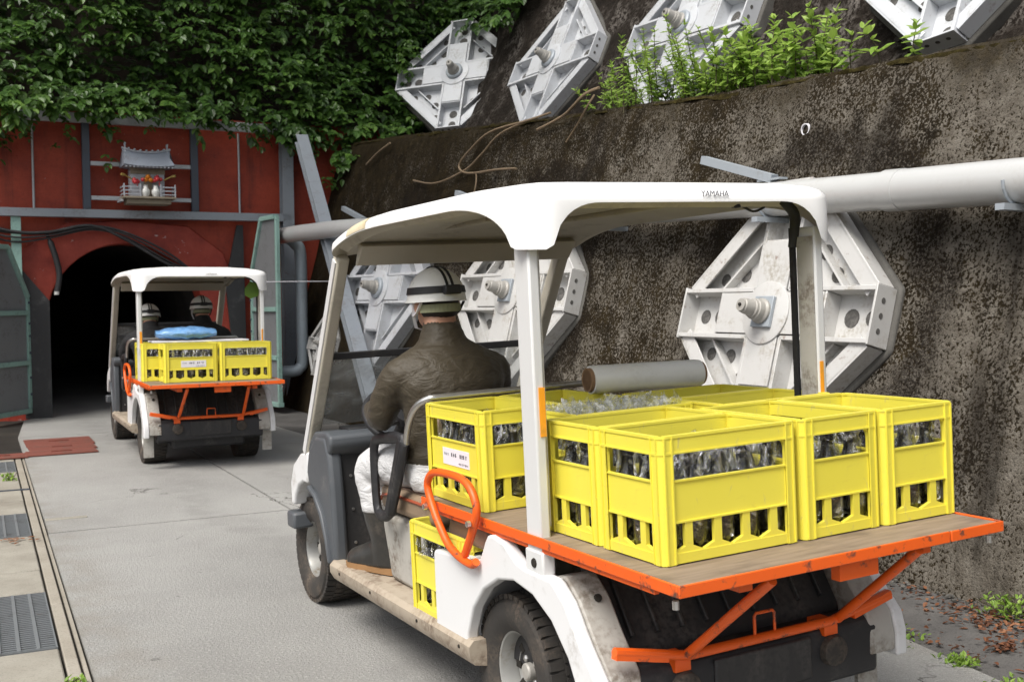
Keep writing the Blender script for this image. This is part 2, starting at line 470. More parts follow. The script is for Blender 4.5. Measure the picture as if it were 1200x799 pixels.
def mat_wall():
    """old concrete: dark moss with pale lichen specks, thinner moss near the lane's outer end, mossy crown"""
    m = Mat('lichen covered concrete')
    sx = m.n('ShaderNodeSeparateXYZ'); m.l(m.co(), sx.inputs[0])
    speck = m.noise(60, 4, 0.62, m.mapped((1, 1, 0.9)), 0.25)
    speck2 = m.noise(110, 3, 0.6, None, 0.2)
    patch = m.noise(1.5, 6, 0.62, m.mapped((1, 1, 0.7)), 0.4)
    mid = m.noise(5.5, 4, 0.6)
    # bias: more lichen towards small b (local y is b)
    bias = m.n('ShaderNodeMapRange'); bias.inputs['From Min'].default_value = -3; bias.inputs['From Max'].default_value = 9
    bias.inputs['To Min'].default_value = 0.07; bias.inputs['To Max'].default_value = -0.15
    m.l(sx.outputs['Y'], bias.inputs['Value'])
    f = m.math('ADD', m.math('MULTIPLY', speck, 0.72), m.math('MULTIPLY', speck2, 0.28))
    f = m.math('ADD', f, bias.outputs[0])
    f = m.math('ADD', f, m.math('MULTIPLY', m.math('SUBTRACT', patch, 0.5), 0.46))
    f = m.math('ADD', f, m.math('MULTIPLY', m.math('SUBTRACT', mid, 0.5), 0.20))
    lich = m.step(f, 0.455, 0.545)
    moss = m.ramp(m.noise(8, 6, 0.65), [(0.3, (0.011, 0.008, 0.004)), (0.55, (0.024, 0.017, 0.008)), (0.8, (0.044, 0.032, 0.013))])
    gy = m.ramp(m.noise(12, 5), [(0.3, (0.10, 0.087, 0.070)), (0.5, (0.150, 0.133, 0.110)), (0.75, (0.22, 0.20, 0.17))])
    c = m.mix(lich, moss, gy)
    # damp dark rings round the anchor plates and a mossy band under the crown
    def mathv(op, a, b): return m.math(op, a, b)
    for cy, cz in ((0.99, 1.25), (4.42, 1.40), (7.57, 1.48)):
        dy = mathv('SUBTRACT', sx.outputs['Y'], cy); dz = mathv('SUBTRACT', sx.outputs['Z'], cz)
        dd = mathv('SQRT', mathv('ADD', mathv('MULTIPLY', dy, dy), mathv('MULTIPLY', dz, dz)), 0.0)
        dd = mathv('ADD', dd, mathv('MULTIPLY', mathv('SUBTRACT', mid, 0.5), 0.5))
        ring = mathv('MULTIPLY', m.step(dd, 0.80, 0.95), mathv('SUBTRACT', 1.0, m.step(dd, 1.02, 1.22)))
        c = m.mix(mathv('MULTIPLY', ring, mathv('ADD', 0.35, mathv('MULTIPLY', m.step(speck2, 0.45, 0.55), 0.5))), c, (0.012, 0.009, 0.007))
    crown = mathv('SUBTRACT', sx.outputs['Z'], mathv('MULTIPLY', sx.outputs['Y'], 0.08))
    crown = mathv('ADD', crown, mathv('MULTIPLY', mathv('SUBTRACT', patch, 0.5), 1.3))
    crown = mathv('ADD', crown, mathv('MULTIPLY', mathv('SUBTRACT', speck, 0.5), 0.5))
    c = m.mix(mathv('MULTIPLY', m.step(crown, 2.38, 2.78), 0.85), c, m.ramp(m.noise(11, 5), [(0.3, (0.014, 0.011, 0.006)), (0.6, (0.034, 0.025, 0.011)), (0.8, (0.06, 0.046, 0.017))]))
    # water stains running down
    st = m.noise(1.0, 5, 0.6, m.mapped((1, 1.5, 0.12)), 0.3)
    c = m.mix(m.math('MULTIPLY', m.step(st, 0.57, 0.68), 0.75), c, (0.014, 0.011, 0.008))
    wh = m.noise(1.0, 6, 0.7, m.mapped((1, 3.2, 0.4), (3, 1, 0)), 0.4)
    c = m.mix(m.math('MULTIPLY', m.step(wh, 0.66, 0.73), 0.7), c, (0.36, 0.34, 0.31))
    m.color(c); m.set(Roughness=0.95, Specular_IOR_Level=0.12)
    h = m.math('ADD', m.math('MULTIPLY', f, 1.2), m.math('MULTIPLY', m.noise(90, 3, 0.7), 0.35))
    m.bump(h, 0.8, 0.03)
    return m.mat
M['wall'] = mat_wall()
def mat_moss():
    m = Mat('brown green moss')
    n = m.noise(14, 6, 0.7)
    m.color(m.ramp(n, [(0.3, (0.014, 0.011, 0.005)), (0.5, (0.034, 0.027, 0.010)), (0.72, (0.070, 0.060, 0.018))]))
    m.set(Roughness=1.0, Specular_IOR_Level=0.05)
    m.bump(m.noise(80, 4, 0.7), 0.8, 0.02)
    return m.mat
M['moss'] = mat_moss()
def mat_slope():
    m = Mat('dark shotcrete slope')
    n = m.noise(2.2, 7, 0.68, None, 0.5); f = m.noise(26, 5, 0.7)
    c = m.ramp(n, [(0.35, (0.012, 0.010, 0.008)), (0.5, (0.032, 0.026, 0.021)), (0.60, (0.12, 0.107, 0.095)), (0.78, (0.24, 0.22, 0.205))])
    c = m.mix(m.step(f, 0.47, 0.56), c, (0.016, 0.012, 0.009))
    m.color(c); m.set(Roughness=0.95, Specular_IOR_Level=0.15)
    m.bump(f, 0.7, 0.04)
    return m.mat
M['slope'] = mat_slope()
def mat_brick():
    """red painted brick, courses too fine to pick apart at this distance"""
    m = Mat('red painted brick')
    v = m.n('ShaderNodeMapping'); m.l(m.co(), v.inputs['Vector'])
    v.inputs['Rotation'].default_value = (R(90), 0, 0)
    bt = m.n('ShaderNodeTexBrick')
    bt.inputs['Scale'].default_value = 4.5; bt.inputs['Mortar Size'].default_value = 0.012; bt.inputs['Row Height'].default_value = 0.28
    bt.inputs['Color1'].default_value = (1, 1, 1, 1); bt.inputs['Color2'].default_value = (0.8, 0.8, 0.8, 1); bt.inputs['Mortar'].default_value = (0.15, 0.15, 0.15, 1)
    m.l(v.outputs[0], bt.inputs['Vector'])
    n = m.noise(3, 6, 0.65); f = m.noise(30, 5, 0.65)
    c = m.ramp(n, [(0.3, (0.22, 0.026, 0.012)), (0.5, (0.34, 0.044, 0.018)), (0.75, (0.44, 0.066, 0.028))])
    c = m.mix(m.math('MULTIPLY', m.step(m.noise(17, 5, 0.7), 0.66, 0.72), 0.85), c, (0.42, 0.36, 0.32))
    st = m.noise(1.0, 5, 0.65, m.mapped((4, 4, 0.35)))
    c = m.mix(m.math('MULTIPLY', m.step(st, 0.52, 0.7), 0.55), c, (0.05, 0.013, 0.010))
    c = m.mix(m.math('MULTIPLY', m.step(f, 0.5, 0.7), 0.3), c, (0.08, 0.014, 0.01))
    m.color(c); m.set(Roughness=0.6)
    nb = m.bump(bt.outputs['Color'], 0.45, 0.012)
    m.bump(f, 0.25, 0.01, nb)
    return m.mat
M['brick'] = mat_brick()
def mat_plaster():
    m = Mat('red painted mortar')
    n = m.noise(3.5, 6, 0.65); f = m.noise(24, 5, 0.7)
    c = m.ramp(n, [(0.3, (0.19, 0.020, 0.012)), (0.5, (0.29, 0.034, 0.018)), (0.75, (0.38, 0.06, 0.034))])
    c = m.mix(m.step(m.noise(9, 8, 0.75), 0.645, 0.675), c, (0.5, 0.44, 0.42))
    m.color(c); m.set(Roughness=0.55)
    m.bump(f, 0.4, 0.02)
    return m.mat
M['plaster'] = mat_plaster()
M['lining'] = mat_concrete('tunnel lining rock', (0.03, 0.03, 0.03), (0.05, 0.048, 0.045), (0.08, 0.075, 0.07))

def mat_leaf(name, dark, mid, light, trans=0.25, rough=0.45):
    m = Mat(name)
    at = m.n('ShaderNodeAttribute'); at.attribute_name = 'tone'
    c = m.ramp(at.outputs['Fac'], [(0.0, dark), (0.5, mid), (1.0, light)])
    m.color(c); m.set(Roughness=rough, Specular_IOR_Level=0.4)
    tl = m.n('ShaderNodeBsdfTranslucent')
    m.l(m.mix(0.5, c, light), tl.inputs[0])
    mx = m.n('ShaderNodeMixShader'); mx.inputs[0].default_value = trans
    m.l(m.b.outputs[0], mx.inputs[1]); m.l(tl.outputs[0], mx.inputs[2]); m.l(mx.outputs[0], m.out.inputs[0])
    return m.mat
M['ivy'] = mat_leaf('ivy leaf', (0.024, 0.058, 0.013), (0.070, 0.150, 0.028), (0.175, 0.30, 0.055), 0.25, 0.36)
M['weed'] = mat_leaf('bright weed leaf', (0.13, 0.23, 0.035), (0.24, 0.39, 0.06), (0.38, 0.52, 0.11), 0.42)
M['deadleaf'] = mat_leaf('dead leaf', (0.07, 0.028, 0.014), (0.17, 0.065, 0.03), (0.30, 0.14, 0.07), 0.1, 0.7)
M['stem'] = weathered('plant stem', (0.07, 0.06, 0.03), (0.04, 0.03, 0.02), 0.8)
M['dryvine'] = weathered('dry vine', (0.22, 0.16, 0.10), (0.12, 0.08, 0.05), 0.8)
M['cable'] = weathered('black cable', (0.03, 0.03, 0.032), (0.1, 0.1, 0.1), 0.5)
M['wood_white'] = weathered('white shrine', (0.44, 0.46, 0.50), (0.3, 0.3, 0.32), 0.5)
M['shrine_roof'] = weathered('grey shrine roof', (0.27, 0.30, 0.36), (0.2, 0.2, 0.22), 0.45)
M['shrine_board'] = weathered('tan shrine board', (0.30, 0.255, 0.19), (0.2, 0.16, 0.11), 0.6)
M['flower_red'] = weathered('red fruit', (0.50, 0.035, 0.04), (0.3, 0.02, 0.02), 0.4)
M['flower_orange'] = weathered('orange fruit', (0.70, 0.24, 0.015), (0.5, 0.15, 0.01), 0.4)
M['gold'] = weathered('gold ornament', (0.55, 0.40, 0.12), (0.3, 0.2, 0.08), 0.35, metallic=0.4)
M['helmet'] = weathered('white helmet', (0.72, 0.72, 0.69), (0.45, 0.42, 0.36), 0.28, (0.6, 0.85), 12, bump=0.02, var=0.03)
M['black_strap'] = weathered('black strap', (0.014, 0.014, 0.015), (0.04, 0.04, 0.04), 0.6)
M['olive'] = weathered('olive band', (0.25, 0.26, 0.16), (0.15, 0.15, 0.1), 0.8)
M['skin'] = weathered('skin', (0.46, 0.25, 0.165), (0.36, 0.17, 0.11), 0.5, var=0.05, bump=0.03)
M['hair'] = weathered('black hair', (0.014, 0.012, 0.011), (0.03, 0.025, 0.02), 0.6)
M['boot'] = weathered('black rubber boot', (0.030, 0.029, 0.027), (0.10, 0.085, 0.07), 0.28, (0.45, 0.8), 9)
M['sole'] = weathered('tan boot sole', (0.30, 0.165, 0.07), (0.14, 0.08, 0.04), 0.7)
def mat_cloth(name, base, hi, wr=0.5, rough=0.6, sheen=0.2):
    m = Mat(name)
    big = m.noise(9, 5, 0.6, m.mapped((1, 1, 2.0)), 1.2)
    m.color(m.mix(m.noise(4, 4), base, hi)); m.set(Roughness=rough, Sheen_Weight=sheen)
    fine = m.noise(260, 2)
    nb = m.bump(big, wr, 0.035)
    m.bump(fine, 0.12, 0.002, nb)
    return m.mat
M['jacket'] = mat_cloth('brown nylon jacket', (0.037, 0.028, 0.015), (0.054, 0.042, 0.024), 0.42, 0.6, 0.05)
M['trousers'] = mat_cloth('white work trousers', (0.56, 0.56, 0.57), (0.64, 0.64, 0.64), 0.55, 0.85)
M['dark_cloth'] = mat_cloth('dark work clothes', (0.010, 0.010, 0.011), (0.018, 0.018, 0.02), 0.5, 0.85, 0.0)

# ================================================================== THE SETTING
def struct(o):
    o['kind'] = 'structure'
    return o
g = MB().box(-250, 250, -120, 380, -0.6, -0.05)
struct(g.build('ground', M['earth']))

# concrete lane: cast bays with open joints
road = struct(site_mesh(MB().box(0.40, 3.55, -6, 26, -0.3, -0.02), 'road', M['gap'], (2.0, 8.0, 0)))
def road_slab(poly):
    s = MB().prism(poly, 'z', -0.2, 0.0)
    o = s.build('road_slab', M['road'], road, origin=(2.0, 8.0, 0))
    return o
E_R = [(-6, 3.05), (0.5, 3.12), (1.8, 3.22), (2.7, 3.30), (3.2, 3.385), (3.6, 3.47), (4.4, 3.50), (6, 3.45), (8.5, 3.42), (9.8, 3.4)]
road_slab([(0.56, 7.18), (0.475, 4.2), (0.47, -6)] + [(a, b) for b, a in E_R if b < 7.2] + [(3.43, 7.18), (2.044, 7.18)])
road_slab([(0.565, 7.198), (2.035, 7.198), (2.06, 9.79), (2.11, 12.6), (0.72, 12.6)])
road_slab([(2.054, 7.198), (3.43, 7.198), (3.4, 9.8), (3.3, 12.6), (2.128, 12.6), (2.078, 9.79)])
road_slab([(0.72, 12.618), (3.3, 12.618), (3.18, 14.9), (3.14, 26), (1.16, 26), (1.16, 14.9), (0.9, 14.5)])
ap = MB()
pts = [(a + 0.0, b) for b, a in E_R] + [(3.36, 12.6), (3.2, 14.7), (4.9, 14.7), (4.9, -6)]
ap.prism(pts, 'z', -0.2, -0.012)
struct(site_mesh(ap, 'roadside_strip', M['asphalt'], (3.8, 5, 0)))

# drain along the left edge: slabs, steel gratings, kerb strip and double groove
SK = 0.03
def dl(b):                       # line of the drain's right edge
    return 0.405 + SK * (b - 4.6)
drain = struct(site_thing('drain', None, None, 0.4, 4.6, 0))

drain['kind'] = 'structure'
drain.rotation_euler = (0, 0, PSI - math.atan(SK))
MB().box(-0.62, 0.09, -10.6, 7.6, -0.5, -0.03).build('drain_bed', M['gap'], drain)
def slab(y0, y1):
    t = random.uniform(-0.004, 0.003)
    MB().box(-0.58, -0.006, y0 + 0.004, y1 - 0.004, -0.12, -0.001 + t).build('slab', M['slab'], drain, bevel=0.008)
def grating(y0, y1):
    s = MB()
    x0, x1 = -0.58, -0.008
    for i in range(2):
        s.box(x0 if i == 0 else x1 - 0.006, x0 + 0.006 if i == 0 else x1, y0 + 0.006, y1 - 0.006, -0.035, -0.003)
        yy = y0 + 0.006 if i == 0 else y1 - 0.012
        s.box(x0 + 0.006, x1 - 0.006, yy, yy + 0.006, -0.035, -0.003)
    n = int((y1 - y0) / 0.030)
    for k in range(1, n):
        y = y0 + (y1 - y0) * k / n
        s.box(x0 + 0.006, x1 - 0.006, y - 0.005, y + 0.005, -0.035, -0.004)
    for k in range(1, 8):
        x = x0 + (x1 - x0) * k / 8
        s.box(x - 0.007, x + 0.007, y0 + 0.012, y1 - 0.012, -0.02, 0.0)
    s.build('grating', M['grating'], drain)
def slabs(y0, y1, n):
    for k in range(n): slab(y0 + (y1 - y0) * k / n, y0 + (y1 - y0) * (k + 1) / n)
slabs(-10.2, 0.17, 12); grating(0.17, 1.14); slabs(1.14, 2.60, 3); grating(2.60, 3.40); slabs(3.40, 5.45, 4); grating(5.45, 6.15); slabs(6.15, 6.3, 1)
for k in range(12):
    y0 = -10 + k * 1.36
    MB().box(0.004, 0.052, y0 + 0.003, y0 + 1.357, -0.15, -0.003).build('kerb_stone', M['kerb'], drain, bevel=0.005)
for k in range(8):
    y0 = -10 + k * 2.04
    MB().box(0.062, 0.076, y0 + 0.002, y0 + 2.038, -0.15, -0.006).build('channel_strip', M['kerb'], drain)
MB().box(0.09, 0.34, 3.02, 3.075, -0.01, 0.006).build('cement_fillet', M['slab'], drain, bevel=0.004)
MB().box(-0.55, 0.052, 4.4, 4.415, -0.002, 0.008).build('steel_strip', M['steel_dark'], drain)

# red brown steel plates lying before the tunnel
plates = [(0.30, 0.70, 10.86, 11.15, 0), (0.70, 1.30, 10.92, 11.22, 0.02), (0.74, 1.33, 11.24, 11.62, 0.0), (0.74, 1.36, 11.64, 12.2, -0.015)]
for k, (a0, a1, b0, b1, rz) in enumerate(plates):
    t = site_thing('cover_plate', ['narrow red brown steel cover plate at the left end of the drain, by the gate',
        'front red brown steel plate nearest the road joint before the tunnel', 'middle red brown steel plate before the tunnel, second from the front',
        'rear red brown steel plate deepest under the tunnel mouth shade'][k], 'steel plate', (a0 + a1) / 2, (b0 + b1) / 2, 0.004, 'red steel cover plates before the tunnel', rz)
    w, d = (a1 - a0) / 2, (b1 - b0) / 2
    MB().box(-w, w, -d, d, 0.0, 0.014).build('plate', M['red_plate'], t, bevel=0.003)
    MB().bar((-w * 0.3, 0, 0.019), (w * 0.3, 0, 0.019), 0.015, 0.012).build('lift_bar', M['red_plate'], t)

# ------------------------------------------------------------------ retaining wall on the right
ZT = [(-8, 2.3), (3.77, 2.63), (4.79, 2.684), (6.05, 2.755), (8.14, 2.926), (13.9, 3.456), (16, 3.6)]
def ztop(b):
    for (b0, z0), (b1, z1) in zip(ZT, ZT[1:]):
        if b <= b1: return z0 + (z1 - z0) * (b - b0) / (b1 - b0)
    return ZT[-1][1]
def wall_a(z): return 4.07 + 0.27 * z
w = MB()
nb, nz = 330, 44
rows = []
vs = []
for i in range(nb + 1):
    b = -7 + (15.2 + 7) * i / nb
    zt = ztop(b) + 0.02 * mnoise.noise((b * 2.3, 3, 0)) + 0.012 * mnoise.noise((b * 9, 1, 4))
    for j in range(nz + 1):
        z = -0.15 + (zt + 0.15) * j / nz
        d = 0.03 * mnoise.noise((b * 0.7, z * 0.7, 2)) + 0.012 * mnoise.noise((b * 4, z * 4, 7)) + 0.006 * mnoise.noise((b * 13, z * 13, 1))
        rnd = 0.03 * max(0, (z - zt + 0.08) / 0.08) ** 2
        vs.append((wall_a(z) + d + rnd, b, z))
    vs.append((wall_a(zt) + 0.45, b, zt + 0.01))
    vs.append((wall_a(zt) + 0.45, b, -0.15))
k = nz + 3
fs = []
for i in range(nb):
    for j in range(k - 1):
        fs.append((i * k + j, i * k + j + 1, (i + 1) * k + j + 1, (i + 1) * k + j))
w.add(vs, fs)
wall = site_mesh(w, 'retaining_wall', M['wall'], (4.07, 4.0, 0), smooth=60)
tag(wall, 'tall leaning concrete retaining wall blotched with dark moss and pale lichen', 'wall')
mo = MB()
vs, fs = [], []
n2 = 420; sec = 7
for i in range(n2 + 1):
    b = -6.8 + (14.8 + 6.8) * i / n2
    zt = ztop(b)
    for j in range(sec):
        t = j / (sec - 1)
        th = math.pi * (1.02 - 1.0 * t)
        rr = 0.030 + 0.03 * mnoise.noise((b * 3, t * 2, 9)) + 0.024 * mnoise.noise((b * 14, t * 5, 3))
        drop = 0.05 * max(0, mnoise.noise((b * 2.2, 0, 5))) if j == 0 else 0
        vs.append((wall_a(zt) + 0.12 + math.cos(th) * (rr + 0.09), b, zt - 0.03 - drop + math.sin(th) * rr * 0.9))
for i in range(n2):
    for j in range(sec - 1):
        fs.append((i * sec + j, i * sec + j + 1, (i + 1) * sec + j + 1, (i + 1) * sec + j))
mo.add(vs, fs)
o = mo.build('moss', M['moss'], wall, origin=(4.07, 4.0, 0), smooth=80)
o['kind'] = 'stuff'
# rubble of fallen lichen and mortar along the wall foot
fo = MB()
for i in range(500):
    b = random.uniform(2.2, 6.2) if random.random() < 0.7 else random.uniform(6, 13)
    s = random.uniform(0.003, 0.011)
    a = wall_a(0) - abs(random.gauss(0, 0.07)) - 0.01
    q = Matrix.Translation((a - 4.07, b - 4.0, s * 0.2)) @ Matrix.Rotation(random.uniform(0, 6), 4, 'Z') @ Matrix.Rotation(random.uniform(-0.6, 0.6), 4, 'X')
    fo.box(-s, s * 0.8, -s * 0.7, s * 0.7, -s * 0.4, s * 0.4, q)
o = fo.build('rubble', M['pad'], wall); o['kind'] = 'stuff'

# ------------------------------------------------------------------ hillside: ledge and upper slope, and the bank over the portal
def hill_grid(name, fn, nu, nv, mat):
    vs = [fn(i / nu, j / nv) for i in range(nu + 1) for j in range(nv + 1)]
    fs = [(i * (nv + 1) + j, (i + 1) * (nv + 1) + j, (i + 1) * (nv + 1) + j + 1, i * (nv + 1) + j + 1) for i in range(nu) for j in range(nv)]
    return struct(site_mesh(MB().add(vs, fs), name, mat, (6, 6, 3), smooth=70))
def slope_a(z): return 6.02 + 0.45 * (z - 3.0)
def f_slope(s, t):
    b = -9 + 30 * s
    zt = ztop(b)
    if t < 0.15:
        a = wall_a(zt) + 0.3 + (slope_a(zt) - wall_a(zt) - 0.3) * t / 0.15; z = zt - 0.06
    else:
        z = zt - 0.06 + (11 - zt) * (t - 0.15) / 0.85; a = slope_a(z)
    d = 0.10 * mnoise.noise((b * 0.8, z * 0.8, 1)) + 0.06 * mnoise.noise((b * 2.6, z * 2.6, 5)) + 0.03 * mnoise.noise((b * 8, z * 8, 5))
    return (a - d * (1 if t > 0.15 else 0.2), b, z + (0.3 * d if t <= 0.15 else 0))
hill_grid('hillside', f_slope, 240, 70, M['slope'])
def f_bank(s, t):
    a = -14 + 23 * s
    z = 3.2 + 9 * t
    b = 14.95 + 0.42 * (z - 3.2) + 0.25 * mnoise.noise((a * 0.6, z * 0.6, 4))
    return (a, b, z)
hill_grid('bank', f_bank, 60, 30, M['earth'])

# ------------------------------------------------------------------ tunnel portal
FB = 14.75
portal = site_thing('tunnel_portal', 'red painted brick tunnel portal with an arched dark mouth', 'tunnel portal', 2.15, FB, 0)
def pa(a): return a - 2.15
arch_pts = [(pa(1.19), -0.05), (pa(1.19), 1.18)] + [(0.96 * math.cos(R(180 - 180 * i / 24)), 1.18 + 0.96 * math.sin(R(180 - 180 * i / 24))) for i in range(1, 24)] + [(pa(3.11), 1.18), (pa(3.11), -0.05)]
poly = [(-9, -0.05), (-9, 3.75), (pa(5.6), 3.75), (pa(5.6), -0.05)] + arch_pts[::-1]
MB().prism(poly, 'y', 0.0, 0.4).build('brick_wall', M['brick'], portal)
# rendered surround of the arch, a little proud
outer = [(-1.42, -0.04), (-1.42, 1.5), (-1.2, 2.05), (-0.7, 2.38), (0, 2.42), (0.75, 2.36), (1.2, 2.02), (1.40, 1.5), (1.40, -0.04)]
inner = [(x * 0.985, z if z < 1.2 else 1.18 + (z - 1.18) * 0.985) for x, z in arch_pts]
inner[0] = (inner[0][0], -0.04); inner[-1] = (inner[-1][0], -0.04)
MB().prism(outer + inner[::-1], 'y', -0.05, 0.39).build('arch_surround', M['plaster'], portal, bevel=0.015)
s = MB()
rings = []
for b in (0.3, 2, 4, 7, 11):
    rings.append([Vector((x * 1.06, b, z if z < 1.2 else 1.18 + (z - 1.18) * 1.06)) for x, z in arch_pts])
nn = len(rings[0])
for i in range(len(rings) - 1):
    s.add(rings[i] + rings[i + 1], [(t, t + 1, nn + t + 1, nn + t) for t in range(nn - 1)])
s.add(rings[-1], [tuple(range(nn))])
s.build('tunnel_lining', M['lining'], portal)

def steelwork(name, label, cat, mb, mat, origin, **k):
    return tag(site_mesh(mb, name, mat, origin, **k), label, cat)
def ibeam(s, p, q, w, h, t=0.012, up=(0, 0, 1)):
    p, q = Vector(p), Vector(q)
    d = (q - p).normalized(); sx = d.cross(Vector(up)).normalized(); sy = sx.cross(d)
    s.bar(p + sy * (h / 2 - t / 2), q + sy * (h / 2 - t / 2), w, t, up); s.bar(p - sy * (h / 2 - t / 2), q - sy * (h / 2 - t / 2), w, t, up)
    s.bar(p, q, t, h - 2 * t, up)
    return s
FS = FB - 0.16
s = MB(); s.box(0.0, 4.22, FS - 0.06, FS + 0.06, 2.43, 2.53)
steelwork('lintel_beam', 'long grey steel beam across the red portal below the shrine', 'beam', s, M['steel'], (2.1, FS, 2.43), bevel=0.004)
s = MB(); s.box(0.85, 4.1, FS - 0.03, FS + 0.03, 3.58, 3.70)
steelwork('upper_beam', 'pale blue grey beam under the ivy along the top of the portal', 'beam', s, M['steel_pale'], (2.1, FS, 3.58), bevel=0.004)
for a, lab in ((1.68, 'dark blue steel post left of the shrine'), (2.98, 'dark blue steel post right of the shrine')):
    s = MB().box(a - 0.045, a + 0.045, FS - 0.03, FS + 0.05, 2.532, 3.578)
    tag(steelwork('portal_post', lab, 'post', s, M['steel_dark'], (a, FS, 2.532), bevel=0.004), lab, 'post', 'dark posts beside the shrine')
for a, lab in ((1.09, 'thin grey conduit on the red wall left of the dark post'), (3.58, 'thin grey conduit on the red wall right of the shrine')):
    s = MB().tube([(a, FB - 0.03, 2.532), (a, FB - 0.03, 3.577)], 0.014, 8)
    tag(steelwork('conduit', lab, 'conduit', s, M['steel_pale'], (a, FB - 0.03, 2.532), smooth=50), lab, 'conduit', 'thin conduits on the portal')
s = MB(); ibeam(s, (4.18, FS + 0.02, 0.0), (4.18, FS + 0.02, 3.55), 0.15, 0.16, up=(0, 1, 0))
steelwork('steel_column', 'grey steel column at the right corner of the red portal', 'column', s, M['steel'], (4.18, FS, 0))
s = MB(); ibeam(s, (4.21, 14.0, 3.45), (3.86, 10.32, 0.02), 0.15, 0.13, up=(0, 0, 1))
steelwork('inclined_brace', 'grey inclined steel brace leaning from the ivy down to the wall foot', 'brace', s, M['steel'], (3.86, 10.32, 0))
s = MB().box(0.82, 0.93, FS - 0.02, FS + 0.04, 1.55, 2.428)
steelwork('mint_post', 'short mint green steel post under the left end of the beam', 'post', s, M['gate_green'], (0.87, FS, 1.55), bevel=0.003)

s = MB().prism([(0.93, 0.0), (0.93, 1.80), (1.23, 1.42), (1.23, 0.0)], 'y', FB - 0.10, FB - 0.06)
steelwork('jamb_panel', 'dark steel jamb panel with slanted top at the left of the tunnel mouth', 'panel', s, M['cable'], (1.1, FB - 0.1, 0))
s = MB().prism([(3.50, 0.0), (3.36, 1.62), (3.52, 2.38), (3.60, 2.38), (3.62, 0.0)], 'y', FB - 0.10, FB - 0.06)
steelwork('jamb_panel', 'narrow dark jamb panel behind the right gate leaf', 'panel', s, M['cable'], (3.5, FB - 0.1, 0))
# cables over the arch
cab = site_thing('cable_bundle', 'bundle of sagging black cables strung under the portal beam', 'cable', 0.9, FS - 0.06, 2.3)
def P3(a, db, z): return (a - 0.9, db, z - 2.3)
for k, (sag, off, r) in enumerate(((0.02, 0.0, 0.014), (0.07, 0.02, 0.011), (0.12, -0.015, 0.012), (0.0, 0.03, 0.018))):
    MB().tube(smooth_path([P3(0.1, -off, 2.32 + 0.05 * k), P3(0.75, -off, 2.26 - sag), P3(1.2, -off, 2.24 - sag * 0.6), P3(1.7, -off, 2.33 - sag * 0.4), P3(2.1, -off, 2.26 - 0.03 * k), P3(2.6, -off, 2.02 - 0.05 * k), P3(2.95, 0.02, 1.75)], 7), r, 8).build('cable', M['cable'], cab, smooth=60)
hose = MB().tube(smooth_path([(1.20, FS - 0.02, 2.26), (1.25, FS - 0.03, 2.12), (1.31, FS - 0.03, 1.92), (1.34, FS - 0.03, 1.72), (1.31, FS - 0.02, 1.52)], 6), [0.022] * 6 + [0.035] * 19, 8)
ho = steelwork('hanging_hose', 'thick black hose hanging at the left side of the arch', 'hose', hose, M['cable'], (1.2, FS, 2.26), smooth=60)
MB().lathe([(0.0, -0.02), (0.028, -0.018), (0.03, 0.02), (0, 0.022)], 10, Matrix.Translation((0.105, -0.035, -0.75))).build('white_tip', M['helmet'], ho, smooth=50)

# gate leaves, both swung open
def gate(name, label, hinge, free_dir_deg, wid, low, high):
    t = site_thing(name, label, 'gate', hinge[0], hinge[1], 0.0, 'swung open gate leaves', R(free_dir_deg))
    # local x: from hinge to free edge
    cut = 0.42
    MB().prism([(0.03, 0.12), (wid - 0.03, 0.12), (wid - 0.03, high - 0.03), (cut, high - 0.03), (0.03, low)], 'y', -0.004, 0.004).build('sheet', M['gate_panel'], t)
    fr = [((0.03, 0.1), (wid, 0.1)), ((wid - 0.03, 0.13), (wid - 0.03, high)), ((0.03, 0.13), (0.03, low)), ((0.03, low), (cut, high)), ((cut, high), (wid - 0.06, high)),
          ((0.06, 0.68), (wid - 0.06, 0.68)), ((0.06, 1.28), (wid - 0.06, 1.28))]
    for (x0, z0), (x1, z1) in fr:
        MB().bar((x0, 0, z0), (x1, 0, z1), 0.075 if x0 != x1 else 0.05, 0.055, up=(0, 0, 1) if x0 != x1 else (1, 0, 0)).build('frame_bar', M['gate_green'], t, bevel=0.004)
    s = MB()
    for z in (0.3, 0.5, 0.8, 1.0, 1.15, 1.4):
        for sg in (-1, 1):
            s.lathe([(0, 0), (0.016, 0.0), (0.014, 0.012), (0, 0.014)], 8, Matrix.Translation((0.03, 0.026 * sg, z)) @ Matrix.Rotation(R(-90 * sg), 4, 'X'))
    s.build('rivets', M['steel_dark'], t)['kind'] = 'stuff'
    return t
gate('gate_leaf', 'grey gate leaf with mint frame and slanted top, left of the tunnel', (0.99, 14.66), 235, 0.95, 1.46, 2.05)
gate('gate_leaf', 'mint framed gate leaf seen edge on, right of the far cart', (3.66, 14.5), -84, 0.95, 1.7, 2.42)

